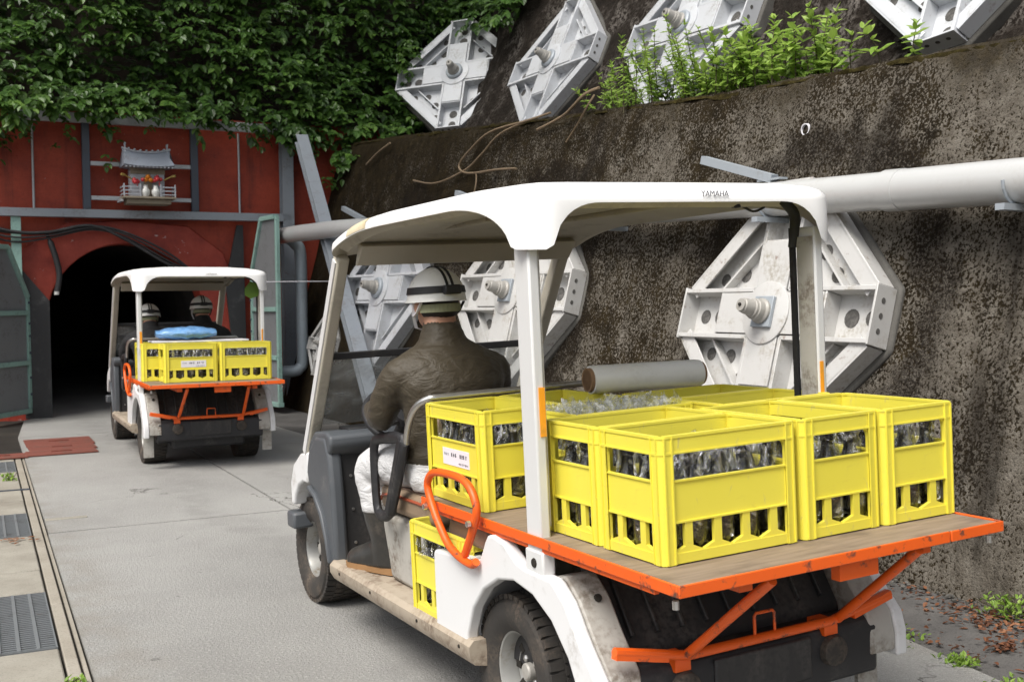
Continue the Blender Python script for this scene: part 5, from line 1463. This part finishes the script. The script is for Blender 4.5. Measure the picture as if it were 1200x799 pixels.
# ================================================================== CRATES AND BOTTLES
def crate_mesh():
    """long axis x, origin at the centre of the bottom"""
    s = MB()
    hl, hs, t = CL / 2, CS / 2, 0.009
    def wall(length, half, Mw, nfull, k):
        # wall panel in local (x along, z up), outer face at y = -half ; recessed field between corner posts
        e = length / 2
        cw = 0.036
        y0, y1 = -half + 0.005, -half + 0.005 + t
        ix = e - cw
        s.box(-e + 0.02, e - 0.02, -half + 0.001, y1, 0.2745, 0.303, Mw)                 # rim band
        s.box(-e + 0.018, e - 0.018, -half - 0.001, y1 + 0.001, 0.3085, CH, Mw)             # top lip
        s.box(-ix, ix, y0 - 0.0035, y0, 0.303, 0.3085, Mw)
        s.box(-ix, ix, y0 + 0.001, y1, 0.303, 0.3085, Mw)
        s.box(-e + 0.016, e - 0.016, -half - 0.0015, y0 + 0.004, 0.270, 0.2745, Mw)         # lower rib of the rim
        s.box(-ix - 0.01, ix + 0.01, y0, y1, 0.106, 0.2015, Mw)                             # plain panel
        s.box(-ix - 0.004, ix + 0.004, y0 - 0.004, y0 + 0.006, 0.2015, 0.206, Mw)           # its lips
        s.box(-ix - 0.004, ix + 0.004, y0 - 0.004, y0 + 0.006, 0.1015, 0.106, Mw)
        s.box(-e + 0.02, e - 0.02, -half + 0.001, y1, 0.004, 0.029, Mw)                     # bottom band
        for sg in (-1, 1):                                                                  # rounded upper corners of the hand window
            poly = [(sg * ix, 0.270)] + [(sg * (ix - 0.02 + 0.02 * math.sin(R(a))), 0.250 + 0.02 * math.cos(R(a))) for a in range(0, 91, 18)]
            s.prism(poly, 'y', y0, y1, Mw)
        n = nfull + 1                                                                       # slots: half, full ..., half with pointed feet
        pitch = 2 * ix / n
        for i in range(n):
            xc = -ix + pitch * (i + 0.5)
            w0, w1 = 0.0115, pitch * 0.5
            poly = [(xc - w0, 0.1015), (xc - w0, 0.044), (xc - w1 + 0.002, 0.031), (xc - w1 + 0.002, 0.029), (xc + w1 - 0.002, 0.029), (xc + w1 - 0.002, 0.031), (xc + w0, 0.044), (xc + w0, 0.1015)]
            s.prism(poly, 'y', y0 - 0.002, y1, Mw)
    for k in range(2):
        wall(CL, hs, Matrix.Rotation(R(180 * k), 4, 'Z'), 3, k)
        wall(CS, hl, Matrix.Rotation(R(90 + 180 * k), 4, 'Z'), 1, k)
    # corner posts
    for sx in (-1, 1):
        for sy in (-1, 1):
            o = []
            r = 0.022
            cx, cy = hl - r, hs - r
            out = [(hl - 0.038, hs)] + [(cx + r * math.sin(R(a)), cy + r * math.cos(R(a))) for a in range(0, 91, 15)] + [(hl, hs - 0.038), (hl - 0.011, hs - 0.038), (hl - 0.012, hs - 0.012), (hl - 0.038, hs - 0.011)]
            poly = [(sx * x, sy * y) for x, y in out]
            s.prism(poly, 'z', 0.002, CH - 0.0025)
            rb = [(hl - 0.04, hs + 0.0015)] + [(cx + (r + 0.0018) * math.sin(R(a)), cy + (r + 0.0018) * math.cos(R(a))) for a in range(0, 91, 15)] + [(hl + 0.0015, hs - 0.04), (hl - 0.008, hs - 0.04), (hl - 0.012, hs - 0.012), (hl - 0.04, hs - 0.008)]
            s.prism([(sx * x, sy * y) for x, y in rb], 'z', 0.2695, 0.275)
            s.prism([(sx * x, sy * y) for x, y in rb], 'z', 0.3085, CH - 0.001)
            # vertical ribs on the posts
            for (x, y, dx, dy) in ((hl - 0.036, hs, 0.002, 0.003), (hl - 0.014, hs, 0.002, 0.003), (hl, hs - 0.036, 0.003, 0.002), (hl, hs - 0.014, 0.003, 0.002)):
                s.box(min(sx * (x - dx), sx * (x + dx)), max(sx * (x - dx), sx * (x + dx)), min(sy * (y - dy), sy * (y + dy)), max(sy * (y - dy), sy * (y + dy)), 0.004, CH - 0.004)
    # grid floor and low dividers
    for i in range(6): s.box(-hl + 0.01, hl - 0.01, -hs + 0.012 + (2 * hs - 0.032) * i / 5, -hs + 0.02 + (2 * hs - 0.032) * i / 5, 0.004, 0.012)
    for i in range(1, 5): s.box(-hl + CL * i / 5 - 0.003, -hl + CL * i / 5 + 0.003, -hs + 0.015, hs - 0.015, 0.012, 0.032)
    for i in range(1, 3): s.box(-hl + 0.015, hl - 0.015, -hs + CS * i / 3 - 0.003, -hs + CS * i / 3 + 0.003, 0.012, 0.0315)
    return s.mesh('crate', M['crate'], smooth=30)
CRATE = crate_mesh()
BPROF = [(0, 0), (0.034, 0.0), (0.0375, 0.004), (0.0385, 0.145), (0.037, 0.160), (0.029, 0.178), (0.020, 0.194), (0.0165, 0.206), (0.0160, 0.230), (0.0185, 0.232), (0.0185, 0.250), (0.0, 0.251)]
BOTTLE = MB().lathe(BPROF, 16).mesh('bottle', M['bottle'], smooth=50)
def film_mesh(seed, tuft):
    r = random.Random(seed)
    s = MB(); n = 14; rings = []
    prof = [(0.0392, 0.03), (0.0394, 0.12), (0.0394, 0.146), (0.038, 0.164), (0.034, 0.182), (0.030, 0.200), (0.027, 0.218), (0.025, 0.232), (0.023, 0.246), (0.019, 0.256)]
    if tuft: prof += [(0.012, 0.262), (0.02, 0.285), (0.034, 0.305), (0.03, 0.325)]
    for j, (pr, pz) in enumerate(prof):
        amp = 0.0 if j < 3 else 0.20 if j < 8 else 0.45
        rings.append([Vector((pr * (1 + amp * r.uniform(-1, 1)) * math.cos(2 * math.pi * k / n), pr * (1 + amp * r.uniform(-1, 1)) * math.sin(2 * math.pi * k / n), pz + (r.gauss(0, 0.008) if j >= 8 else 0))) for k in range(n)])
    s.loft(rings, cap0=False, cap1=False)
    return s.mesh('film_wrap', M['bag'] if tuft else M['film'], smooth=35, recalc=False)
FILMS = [film_mesh(s_, False) for s_ in range(4)]
TUFTS = [film_mesh(20 + s_, True) for s_ in range(4)]
rb_ = random.Random(5)
def crate(mfun, x, y, rz, z, label, group, where, tufts=False, which=None, jitter=0.01):
    rz = rz + rb_.uniform(-jitter, jitter)
    m = mfun(x, y, z, rz)
    c = bpy.data.objects.new('crate', CRATE); COL.objects.link(c)
    c.matrix_world = m
    tag(c, label, 'crate', group)
    lab = 'dark bottle in clear film inside ' + where
    for i in range(5):
        for j in range(3):
            if which is not None and not which(i, j): continue
            bx, by = -CL / 2 + CL * (i + 0.5) / 5, -CS / 2 + CS * (j + 0.5) / 3
            bx *= 0.94; by *= 0.90
            b = bpy.data.objects.new('bottle', BOTTLE); COL.objects.link(b)
            b.matrix_world = m @ Matrix.Translation((bx, by, 0.0125)) @ Matrix.Rotation(rb_.uniform(0, 6), 4, 'Z')
            tag(b, lab, 'bottle', 'bottles inside ' + where)
            f = bpy.data.objects.new('film_wrap', (TUFTS if tufts else FILMS)[rb_.randrange(4)]); COL.objects.link(f); f.parent = b
    return c
def label_on(c, face, x, z, w, h):
    """paper label with rows of small print; face 'long' = -y wall, 'long2' = +y wall"""
    s = MB().box(-w / 2, w / 2, -0.0012, 0, -h / 2, h / 2)
    Mw = Matrix.Rotation(R(180), 4, 'Z') if face == 'long2' else Matrix.Identity(4)
    base = Mw @ Matrix.Translation((x, -CS / 2 + 0.0048, z))
    o = s.build('paper_label', M['paper'], c); o.matrix_local = base
    o['label'] = 'white paper label with dark print'
    q = MB()
    def glyph(gx, gz, sz):
        for _ in range(4):
            if rb_.random() < 0.5: q.box(gx + rb_.uniform(0, sz * 0.5), gx + rb_.uniform(sz * 0.6, sz), -0.0017, -0.0012, gz + (zz := rb_.uniform(0, sz * 0.8)), gz + zz + sz * 0.2)
            else: q.box(gx + (xx := rb_.uniform(0, sz * 0.75)), gx + xx + sz * 0.22, -0.0017, -0.0012, gz, gz + sz)
    for k in range(3): glyph(-w * 0.18 + k * 0.015, h * 0.02, 0.0125)
    for k in range(4): glyph(w * 0.14 + k * 0.0145, h * 0.02, 0.0125)
    q.build('print', M['print_dark'], o)['kind'] = 'stuff'
    q = MB()
    for k in range(4): glyph(-w * 0.45 + k * 0.009, h * 0.05, 0.008)
    for k in range(9): glyph(w * 0.10 + k * 0.008, -h * 0.38, 0.007)
    q.build('small_print', M['print_grey'], o)['kind'] = 'stuff'
G1, G2 = 'yellow crates on the near cart', 'yellow crates on the far cart'
H = R(90)
all15 = None
vA = -WB + 0.0677
cA = crate(m_near, vA + CL / 2, 0.1536 + CS / 2, 0, ZB, 'nearest yellow bottle crate, long side facing back at the left corner of the bed', G1, "the nearest yellow crate")
cD = crate(m_near, vA + CL / 2, 0.4348 + CS / 2, 0, ZB, 'yellow crate right behind the white post, in front of the nearest one', G1, "the crate behind the white post")
vB = vA + CL + 0.0138
crate(m_near, vB + CS / 2, 0.1522 + CL / 2, H, ZB, 'yellow crate second from the right along the rear edge of the near bed', G1, "the crate second from the right")
vC = vB + CS + 0.0098
crate(m_near, vC + CS / 2, 0.1461 + CL / 2, H, ZB, 'rightmost yellow crate at the rear edge of the near bed', G1, "the rightmost crate of the near bed")
vE = -WB + 0.0358
cE = crate(m_near, vE + CS / 2, 1.0427 + CL / 2 + 0.002, -H, ZB, 'yellow crate with a white paper label behind the orange loop and driver', G1, "the labelled crate behind the driver")
label_on(cE, 'long', 0.01, 0.150, 0.20, 0.055)
crate(m_near, vE + CS + 0.01 + CS / 2, 1.05 + CL / 2, H, ZB, 'yellow crate half hidden by the white post, right of the labelled one', G1, "the crate beside the labelled one")
crate(m_near, -0.355 + CL / 2, 0.716 + CS / 2, 0, ZB, 'yellow crate full of open clear bags in the middle of the near bed', G1, "the crate of open clear bags", tufts=True)
crate(m_near, 0.085 + CL / 2, 0.592 + CS / 2, 0, ZB, 'yellow crate in the middle of the bed, left of the right roof post', G1, "the crate left of the right post")
crate(m_near, 0.085 + CL / 2, 0.872 + CS / 2, 0, ZB, 'farthest yellow crate on the near bed, by the film roll', G1, "the crate by the film roll")
cF = crate(m_near, -0.395, 1.36, -H, 0.3125, 'lone yellow crate on the cart floor beside the seat base', 'crate on the cart floor', "the lone floor crate")
# film roll across the crate tops
fr = thing('film_roll', 'roll of clear plastic film lying across the crates on the near cart', 'film roll')
ax0, ax1 = Vector((0.0, 1.215, 1.087)), Vector((0.45, 1.17, 1.080))
dirx = (ax1 - ax0)
fr.matrix_world = m_near(ax0.x, ax0.y, ax0.z) @ dirx.to_track_quat('Z', 'Y').to_matrix().to_4x4()
ln = dirx.length
MB().lathe([(0.042, 0.012), (0.0480, 0.012), (0.0490, 0.02), (0.0490, ln - 0.03), (0.047, ln - 0.012), (0.042, ln - 0.012)], 32).build('wound_film', M['film_roll'], fr, smooth=40)
MB().lathe([(0.034, 0.0), (0.041, 0.0), (0.041, ln), (0.034, ln), (0.034, 0.0)], 28).build('core', M['cardboard'], fr, smooth=40)
fl = MB()
for i in range(7):
    for j in range(2):
        fl.v.append((0.056 + 0.012 * j, 0.02 * j + 0.006 * math.sin(i * 2.1), ln - 0.13 + 0.022 * i)); 
fl.f += [(2 * i, 2 * i + 1, 2 * i + 3, 2 * i + 2) for i in range(6)]; fl.m += [0] * 6
fl.build('loose_flap', M['film'], fr, recalc=False)
# crumpled film pushed out of the floor crate's window and of other windows
def crumple(name, mfun, c, sx, sy, sz, seed, label):
    r = random.Random(seed); vs, fs = [], []
    n, k = 12, 9
    for i in range(n + 1):
        for j in range(k + 1):
            u, v = i / n - 0.5, j / k - 0.5
            vs.append((sx * (0.2 * r.uniform(-1, 1) - abs(u) * 0.3), sy * u * 2 + r.gauss(0, sy * 0.06), sz * v * 2 + r.gauss(0, sz * 0.07)))
    for i in range(n):
        for j in range(k): fs.append((i * (k + 1) + j, (i + 1) * (k + 1) + j, (i + 1) * (k + 1) + j + 1, i * (k + 1) + j + 1))
    o = MB().add(vs, fs).build(name, M['film'], smooth=25, recalc=False)
    o.matrix_world = mfun(*c)
    return tag(o, label, 'film')
crumple('film_scrap', m_near, (-0.542, 1.44, 0.552), 0.02, 0.048, 0.028, 3, 'crumpled clear film bulging from the window of the floor crate')
# far cart load
lo = lambda i, j: j == 0
k1 = crate(m_far, -0.384 + CL / 2, 0.2514 + CS / 2, 0, ZB, 'yellow crate with white label at the back of the far cart', G2, "the far cart's labelled crate")
label_on(k1, 'long', 0.02, 0.150, 0.20, 0.055)
crate(m_far, 0.064 + CL / 2, 0.2514 + CS / 2, 0, ZB, 'right yellow crate at the back of the far cart, without a label', G2, "the far cart's unlabelled rear crate")
crate(m_far, -0.515 + CS / 2, 0.535 + CL / 2, H, ZB, 'yellow crate showing its side left of the far cart roof post', G2, "the far cart's left front crate", which=lambda i, j: True)
crate(m_far, -0.235 + CS / 2, 0.54 + CL / 2, H, ZB, 'yellow crate under the blue packet on the far cart', G2, 'the crate under the blue packet', which=lambda i, j: j == 0)
crate(m_far, 0.045 + CS / 2, 0.54 + CL / 2, H, ZB, 'yellow crate under the white board end on the far cart', G2, 'the crate under the white board end', which=lambda i, j: j == 0)
bd = tag(MB().box(-0.40, 0.40, -0.14, 0.14, 0.0, 0.014).build('white_board', M['paper'], bevel=0.002), 'thin white board laid over the crates of the far cart', 'board')
bd.matrix_world = m_far(-0.02, 0.72, ZB + CH + 0.001)
pk = MB()
rings = []
for i in range(15):
    t = i / 14
    w_, h_ = 0.13 * (math.sin(math.pi * min(1, max(0, 0.05 + t * 0.9))) ** 0.35), 0.058 * math.sin(math.pi * (0.06 + 0.88 * t)) ** 0.5
    rings.append([Vector((-0.25 + 0.5 * t, w_ * math.cos(a), 0.057 + h_ * (math.sin(a) if math.sin(a) > 0 else math.sin(a) * 0.9) + 0.016 * mnoise.noise((t * 9, a * 2, 1)))) for a in [2 * math.pi * q / 18 for q in range(18)]])
pk.loft(rings)
bp_ = tag(pk.build('blue_packet', M['blue_bag'], smooth=50), 'blue plastic wrapped packet on the white board of the far cart', 'packet')
bp_.matrix_world = m_far(-0.13, 0.70, ZB + CH + 0.016, R(-4))
lf = tag(MB().prism([(0, 0), (0.06, 0.02), (0.10, 0.08), (0.06, 0.13), (0.0, 0.15), (-0.05, 0.09), (-0.05, 0.03)], 'y', -0.003, 0.003).build('green_tag', M['weed']), 'green leaf shaped tag under the right roof corner of the far cart', 'tag')
lf.matrix_world = m_far(0.42, 0.66, 1.40)

# ================================================================== PEOPLE
def soft_body(name, pieces, mats, voxel, parent, wrinkle=0.0):
    allm = MB()
    trees = []
    for mb, mi in pieces:
        allm.add(mb.v, mb.f)
        trees.append((BVHTree.FromPolygons([Vector(v) for v in mb.v], mb.f), mi))
    o = allm.build(name + '_tmp', mats[0], recalc=True)
    md = o.modifiers.new('r', 'REMESH'); md.mode = 'VOXEL'; md.voxel_size = voxel; md.use_smooth_shade = True
    sm = o.modifiers.new('s', 'SMOOTH'); sm.factor = 0.6; sm.iterations = 6
    dg = bpy.context.evaluated_depsgraph_get()
    me = bpy.data.meshes.new_from_object(o.evaluated_get(dg))
    me.name = name
    om = o.data; bpy.data.objects.remove(o); bpy.data.meshes.remove(om)
    me.materials.clear()
    for m in mats: me.materials.append(m)
    if wrinkle:
        nr = [v.normal.copy() for v in me.vertices]
        for v, n_ in zip(me.vertices, nr):
            p = v.co
            a = mnoise.noise((p.x * 8 + p.z * 6, p.y * 8, p.z * 14 - abs(p.x) * 10)) + 0.5 * mnoise.noise((p.x * 24, p.y * 20 + p.z * 9, p.z * 30))
            v.co = p + n_ * (wrinkle * (1 - abs(a) * 2.2))
    idx = []
    for p in me.polygons:
        best, bi = 9, 0
        for tr, mi in trees:
            h = tr.find_nearest(p.center)
            if h[0] is not None and h[3] < best: best, bi = h[3], mi
        idx.append(bi)
    me.polygons.foreach_set('material_index', idx)
    me.polygons.foreach_set('use_smooth', [True] * len(me.polygons))
    ob = bpy.data.objects.new(name, me); COL.objects.link(ob); ob.parent = parent
    return ob
def ering(c, rx, ry, n=20, tx=0.0):
    return [Vector((c[0] + rx * math.cos(2 * math.pi * k / n), c[1] + ry * math.sin(2 * math.pi * k / n) * (1.0), c[2] + tx * math.sin(2 * math.pi * k / n))) for k in range(n)]
def make_person(name, label, mtx, lean, jacket, trousers, knees, elbows, wrists, hipdrop=0.0, turn=0.0, group=None):
    """seated figure; origin on the seat, y forward"""
    t = thing(name, label, 'person', group=group)
    t.matrix_world = mtx
    def L(x, y, z):            # upper body leans about the hips
        c, s = math.cos(lean), math.sin(lean)
        zz = z - 0.06
        return Vector((x, y * c + zz * s, 0.06 + zz * c - y * s))
    tor = MB()
    rows = [(0.115, -0.005, 0.172, 0.135), (0.14, -0.005, 0.184, 0.145), (0.22, -0.015, 0.180, 0.134), (0.31, -0.02, 0.188, 0.130), (0.38, -0.02, 0.212, 0.128), (0.43, -0.014, 0.216, 0.118), (0.465, -0.004, 0.210, 0.110), (0.492, 0.004, 0.186, 0.100), (0.517, 0.012, 0.140, 0.09), (0.540, 0.02, 0.095, 0.078), (0.575, 0.025, 0.078, 0.070)]
    tor.loft([[L(x, y, z) for x, y, z in ering((0, cy, z), rx, ry)] for z, cy, rx, ry in rows])
    col = MB(); col.loft([[L(x, y, z) for x, y, z in ering((0, cy, z), rx, ry)] for z, cy, rx, ry in ((0.53, 0.015, 0.095, 0.085), (0.57, 0.022, 0.078, 0.076), (0.60, 0.028, 0.070, 0.072), (0.605, 0.03, 0.06, 0.06))])
    hem = MB(); hem.loft([[L(x, y, z) for x, y, z in ering((0, 0.0, z), rx, ry)] for z, rx, ry in ((0.105, 0.174, 0.14), (0.125, 0.190, 0.154), (0.16, 0.188, 0.15))])
    pel = MB(); pel.loft([[L(x, y, z) for x, y, z in ering((0, 0.0, z), rx, ry)] for z, rx, ry in ((0.0, 0.160, 0.13), (0.04, 0.178, 0.146), (0.10, 0.176, 0.14), (0.15, 0.165, 0.125))])
    neck = MB(); neck.loft([[L(x, y, z) for x, y, z in ering((0, cy, z), r1, r1)] for z, cy, r1 in ((0.55, 0.02, 0.057), (0.60, 0.03, 0.056), (0.66, 0.045, 0.06))])
    head = MB()
    hc = L(0, 0.055, 0.70)
    head.ell((hc.x, hc.y, hc.z), 0.076, 0.096, 0.115, 18, 12)
    head.ell((hc.x, hc.y + 0.055, hc.z - 0.065), 0.05, 0.045, 0.05, 12, 8)         # jaw
    head.ell((hc.x, hc.y + 0.102, hc.z - 0.02), 0.016, 0.020, 0.026, 10, 6)          # nose
    for sg in (-1, 1): head.ell((hc.x + sg * 0.080, hc.y - 0.005, hc.z - 0.022), 0.012, 0.022, 0.034, 10, 6)
    arms = MB(); hands = MB()
    for sg, el, wr in ((-1, elbows[0], wrists[0]), (1, elbows[1], wrists[1])):
        sh = L(sg * 0.188, 0.0, 0.425); sh2 = L(sg * 0.13, 0.0, 0.435)
        e, w2 = Vector(el), Vector(wr)
        pts = [sh2, sh, sh.lerp(e, 0.5) + Vector((sg * 0.012, 0, 0)), e, e.lerp(w2, 0.5), w2]
        arms.tube(smooth_path(pts, 4), [0.068 - 0.022 * (i / 20) for i in range(21)], 14)
        d = (w2 - e).normalized()
        hands.tube([w2 - d * 0.03, w2 + d * 0.02, w2 + d * 0.085], [0.028, 0.036, 0.034], 10, flat=0.6)
        side = d.cross(Vector((0, 0, 1))).normalized(); up = side.cross(d)
        for q in range(4):
            b0 = w2 + d * 0.075 + side * ((q - 1.5) * 0.019)
            ln_ = (0.07, 0.078, 0.072, 0.058)[q if sg > 0 else 3 - q]
            hands.tube([b0, b0 + d * ln_ * 0.45 - up * 0.008, b0 + d * ln_ * 0.6 - up * ln_ * 0.45, b0 + d * ln_ * 0.3 - up * ln_ * 0.7], [0.0105, 0.0098, 0.009, 0.0075], 8)
        b0 = w2 + d * 0.03 - side * (sg * 0.03)
        hands.tube([b0, b0 + d * 0.03 - side * (sg * 0.02) - up * 0.012, b0 + d * 0.055 - side * (sg * 0.012) - up * 0.03], [0.013, 0.011, 0.009], 8)
    legs = MB()
    for sg, (kn, an, toe) in ((-1, knees[0]), (1, knees[1])):
        hip = Vector((sg * 0.085, 0.03, 0.085)); k_, a_ = Vector(kn), Vector(an)
        legs.tube(smooth_path([hip - Vector((0, 0.05, 0)), hip.lerp(k_, 0.5) + Vector((0, 0, 0.006)), k_ + Vector((0, 0, -0.004)), k_.lerp(a_, 0.35), k_.lerp(a_, 0.55)], 5), [0.090 - 0.0015 * i if i < 10 else 0.076 for i in range(21)], 14)
    pieces = [(tor, 0), (col, 0), (hem, 0), (arms, 0), (pel, 1), (legs, 1), (neck, 2), (head, 2), (hands, 2)]
    soft_body('body', pieces, [jacket, trousers, M['skin']], 0.0085, t, 0.0030)
    # boots
    for sg, (kn, an, toe) in ((-1, knees[0]), (1, knees[1])):
        k_, a_, to = Vector(kn), Vector(an), Vector(toe)
        flo = to.z - 0.02
        fd = (Vector((to.x, to.y, 0)) - Vector((a_.x, a_.y, 0))).normalized(); fx = Vector((fd.y, -fd.x, 0))
        s = MB()
        mid = k_.lerp(a_, 0.50)
        def ring(c, r1, r2, n=16): return [c + fx * (r1 * math.cos(2 * math.pi * q / n)) + fd * (r2 * math.sin(2 * math.pi * q / n)) for q in range(n)]
        s.loft([ring(mid + Vector((0, 0, 0.0)), 0.072, 0.080), ring(mid.lerp(a_, 0.4), 0.068, 0.076), ring(mid.lerp(a_, 0.8), 0.056, 0.068), ring(a_, 0.054, 0.072), ring(Vector((a_.x, a_.y, flo + 0.05)), 0.052, 0.080), ring(Vector((a_.x, a_.y, flo + 0.022)), 0.050, 0.085)])
        def fring(y, w_, h): 
            c = Vector((a_.x, a_.y, flo + 0.022)) + fd * y
            return [c + fx * (w_ * math.cos(2 * math.pi * q / 16)) + Vector((0, 0, max(0.0, h * math.sin(2 * math.pi * q / 16)))) for q in range(16)]
        f2 = MB(); f2.loft([fring(-0.085, 0.032, 0.06), fring(-0.04, 0.045, 0.11), fring(0.03, 0.048, 0.125), fring(0.09, 0.048, 0.095), fring(0.15, 0.051, 0.072), fring(0.19, 0.046, 0.058), fring(0.215, 0.030, 0.04)])
        bt = soft_body('boot', [(s, 0), (f2, 0)], [M['boot']], 0.007, t, 0.0)
        so = MB(); pl = []
        for y, w_ in ((-0.088, 0.028), (-0.06, 0.043), (0.0, 0.044), (0.06, 0.042), (0.13, 0.052), (0.19, 0.046), (0.222, 0.024)): pl.append((y, w_))
        c0 = Vector((a_.x, a_.y, flo))
        outl = [c0 + fd * y + fx * w_ for y, w_ in pl] + [c0 + fd * y - fx * w_ for y, w_ in pl[::-1]]
        n = len(outl)
        so.add(outl + [p + Vector((0, 0, 0.026)) for p in outl], [tuple(range(n)), tuple(range(2 * n - 1, n - 1, -1))] + [(i, i + n, (i + 1) % n + n, (i + 1) % n) for i in range(n)])
        so.build('sole', M['sole'], bt)
    # hair and helmet with lamp band
    hm = thing('helmet_tmp', None, None); hm.name = 'helmet'; hm.parent = t; hm.location = hc + Vector((0, -0.003, 0.0)); hm.rotation_euler = (-lean * 0.25, 0, turn)
    ha = MB(); ha.ell((0, -0.012, -0.03), 0.0775, 0.088, 0.06, 16, 10)
    ha.build('hair', M['hair'], hm, smooth=60)
    s = MB(); rings = []
    for i in range(11):
        ph = R(2 + 86 * (10 - i) / 10)
        rings.append(ering((0, 0.0, 0.005 + 0.112 * math.cos(ph)), 0.104 * math.sin(ph) + 0.0005, 0.124 * math.sin(ph) + 0.0005, 32))
    rings = [ering((0, 0.006, -0.012), 0.112, 0.138, 32), ering((0, 0.003, -0.006), 0.108, 0.130, 32)] + rings
    s.loft(rings, cap0=False)
    s.loft([ering((0, 0.006, -0.012), 0.112, 0.138, 32), ering((0, 0, 0.0), 0.098, 0.118, 32), ering((0, 0, 0.06), 0.08, 0.1, 32)], cap0=False)
    s.build('shell', M['helmet'], hm, smooth=50)
    bd_ = MB(); bd_.loft([ering((0, 0.0, 0.018), 0.1075, 0.1275, 36), ering((0, 0.0, 0.044), 0.1025, 0.1215, 36), ering((0, 0.0, 0.044), 0.0985, 0.1175, 36), ering((0, 0.0, 0.018), 0.1025, 0.1225, 36)], closed=True)
    bd_.build('lamp_band', M['black_strap'], hm, smooth=40)
    for x in (-0.011, 0.011):
        path = []
        for i in range(13):
            ph = R(-78 + 156 * i / 12)
            path.append((x, 0.1265 * math.sin(ph), 0.006 + 0.1145 * math.cos(ph)))
        s = MB()
        for p, q in zip(path, path[1:]): s.bar(p, q, 0.010, 0.003)
        s.build('top_strap', M['black_strap'], hm)
    MB().box(-0.033, 0.033, -0.148, -0.118, 0.012, 0.046).build('battery_box', M['black_plastic'], hm, bevel=0.006)
    MB().lathe([(0, 0), (0.026, 0), (0.026, 0.03), (0.022, 0.034), (0, 0.034)], 18, Matrix.Translation((0, 0.122, 0.03)) @ Matrix.Rotation(R(-90), 4, 'X')).build('head_lamp', M['black_plastic'], hm, smooth=40)
    nb_ = MB(); pts = [(0.083 * math.cos(R(a)), 0.098 * math.sin(R(a)), -0.036) for a in range(195, 346, 10)]
    for p, q in zip(pts, pts[1:]): nb_.bar(p, q, 0.006, 0.030)
    nb_.build('nape_band', M['olive'], hm)
    for sg in (-1, 1):
        s = MB()
        for p, q in zip(*(lambda l: (l, l[1:]))([(sg * 0.092, 0.0, -0.005), (sg * 0.088, 0.02, -0.06), (sg * 0.066, 0.05, -0.105), (0, 0.07, -0.125)])): s.bar(p, q, 0.012, 0.003)
        for p, q in zip(*(lambda l: (l, l[1:]))([(sg * 0.088, -0.05, -0.015), (sg * 0.088, -0.01, -0.05), (sg * 0.087, 0.018, -0.062)])): s.bar(p, q, 0.010, 0.003)
        s.build('chin_strap', M['paper'] if sg < 0 else M['black_strap'], hm)
    return t
SZT = 0.692
make_person('person', 'driver in brown jacket, white trousers and helmet with lamp strap, on the near cart', m_near(-0.29, 1.70, SZT), R(3), M['jacket'], M['trousers'],
    knees=(((-0.15, 0.43, 0.045), (-0.125, 0.405, -0.27), (-0.205, 0.60, -0.355)), ((0.13, 0.45, 0.05), (0.13, 0.47, -0.27), (0.14, 0.68, -0.355))),
    elbows=((-0.222, 0.13, 0.275), (0.235, 0.14, 0.275)), wrists=((-0.145, 0.40, 0.27), (0.155, 0.40, 0.27)), turn=R(2))
make_person('person', 'far cart driver in dark clothes and white helmet, left under the roof', m_far(-0.235, 1.74, SZT - 0.05), R(26), M['dark_cloth'], M['dark_cloth'],
    knees=(((-0.12, 0.43, 0.045), (-0.12, 0.43, -0.25), (-0.14, 0.64, -0.305)), ((0.12, 0.43, 0.05), (0.12, 0.43, -0.25), (0.13, 0.64, -0.305))),
    elbows=((-0.23, 0.30, 0.24), (0.24, 0.30, 0.24)), wrists=((-0.13, 0.44, 0.27), (0.14, 0.44, 0.27)), group='helmeted people on the far cart')
make_person('person', 'far cart passenger in dark clothes and white helmet, right under the roof', m_far(0.235, 1.74, SZT - 0.04), R(13), M['dark_cloth'], M['dark_cloth'],
    knees=(((-0.11, 0.43, 0.045), (-0.11, 0.43, -0.27), (-0.12, 0.64, -0.315)), ((0.12, 0.43, 0.05), (0.12, 0.43, -0.27), (0.13, 0.64, -0.315))),
    elbows=((-0.24, 0.16, 0.22), (0.24, 0.16, 0.22)), wrists=((-0.12, 0.36, 0.15), (0.12, 0.36, 0.15)), group='helmeted people on the far cart')
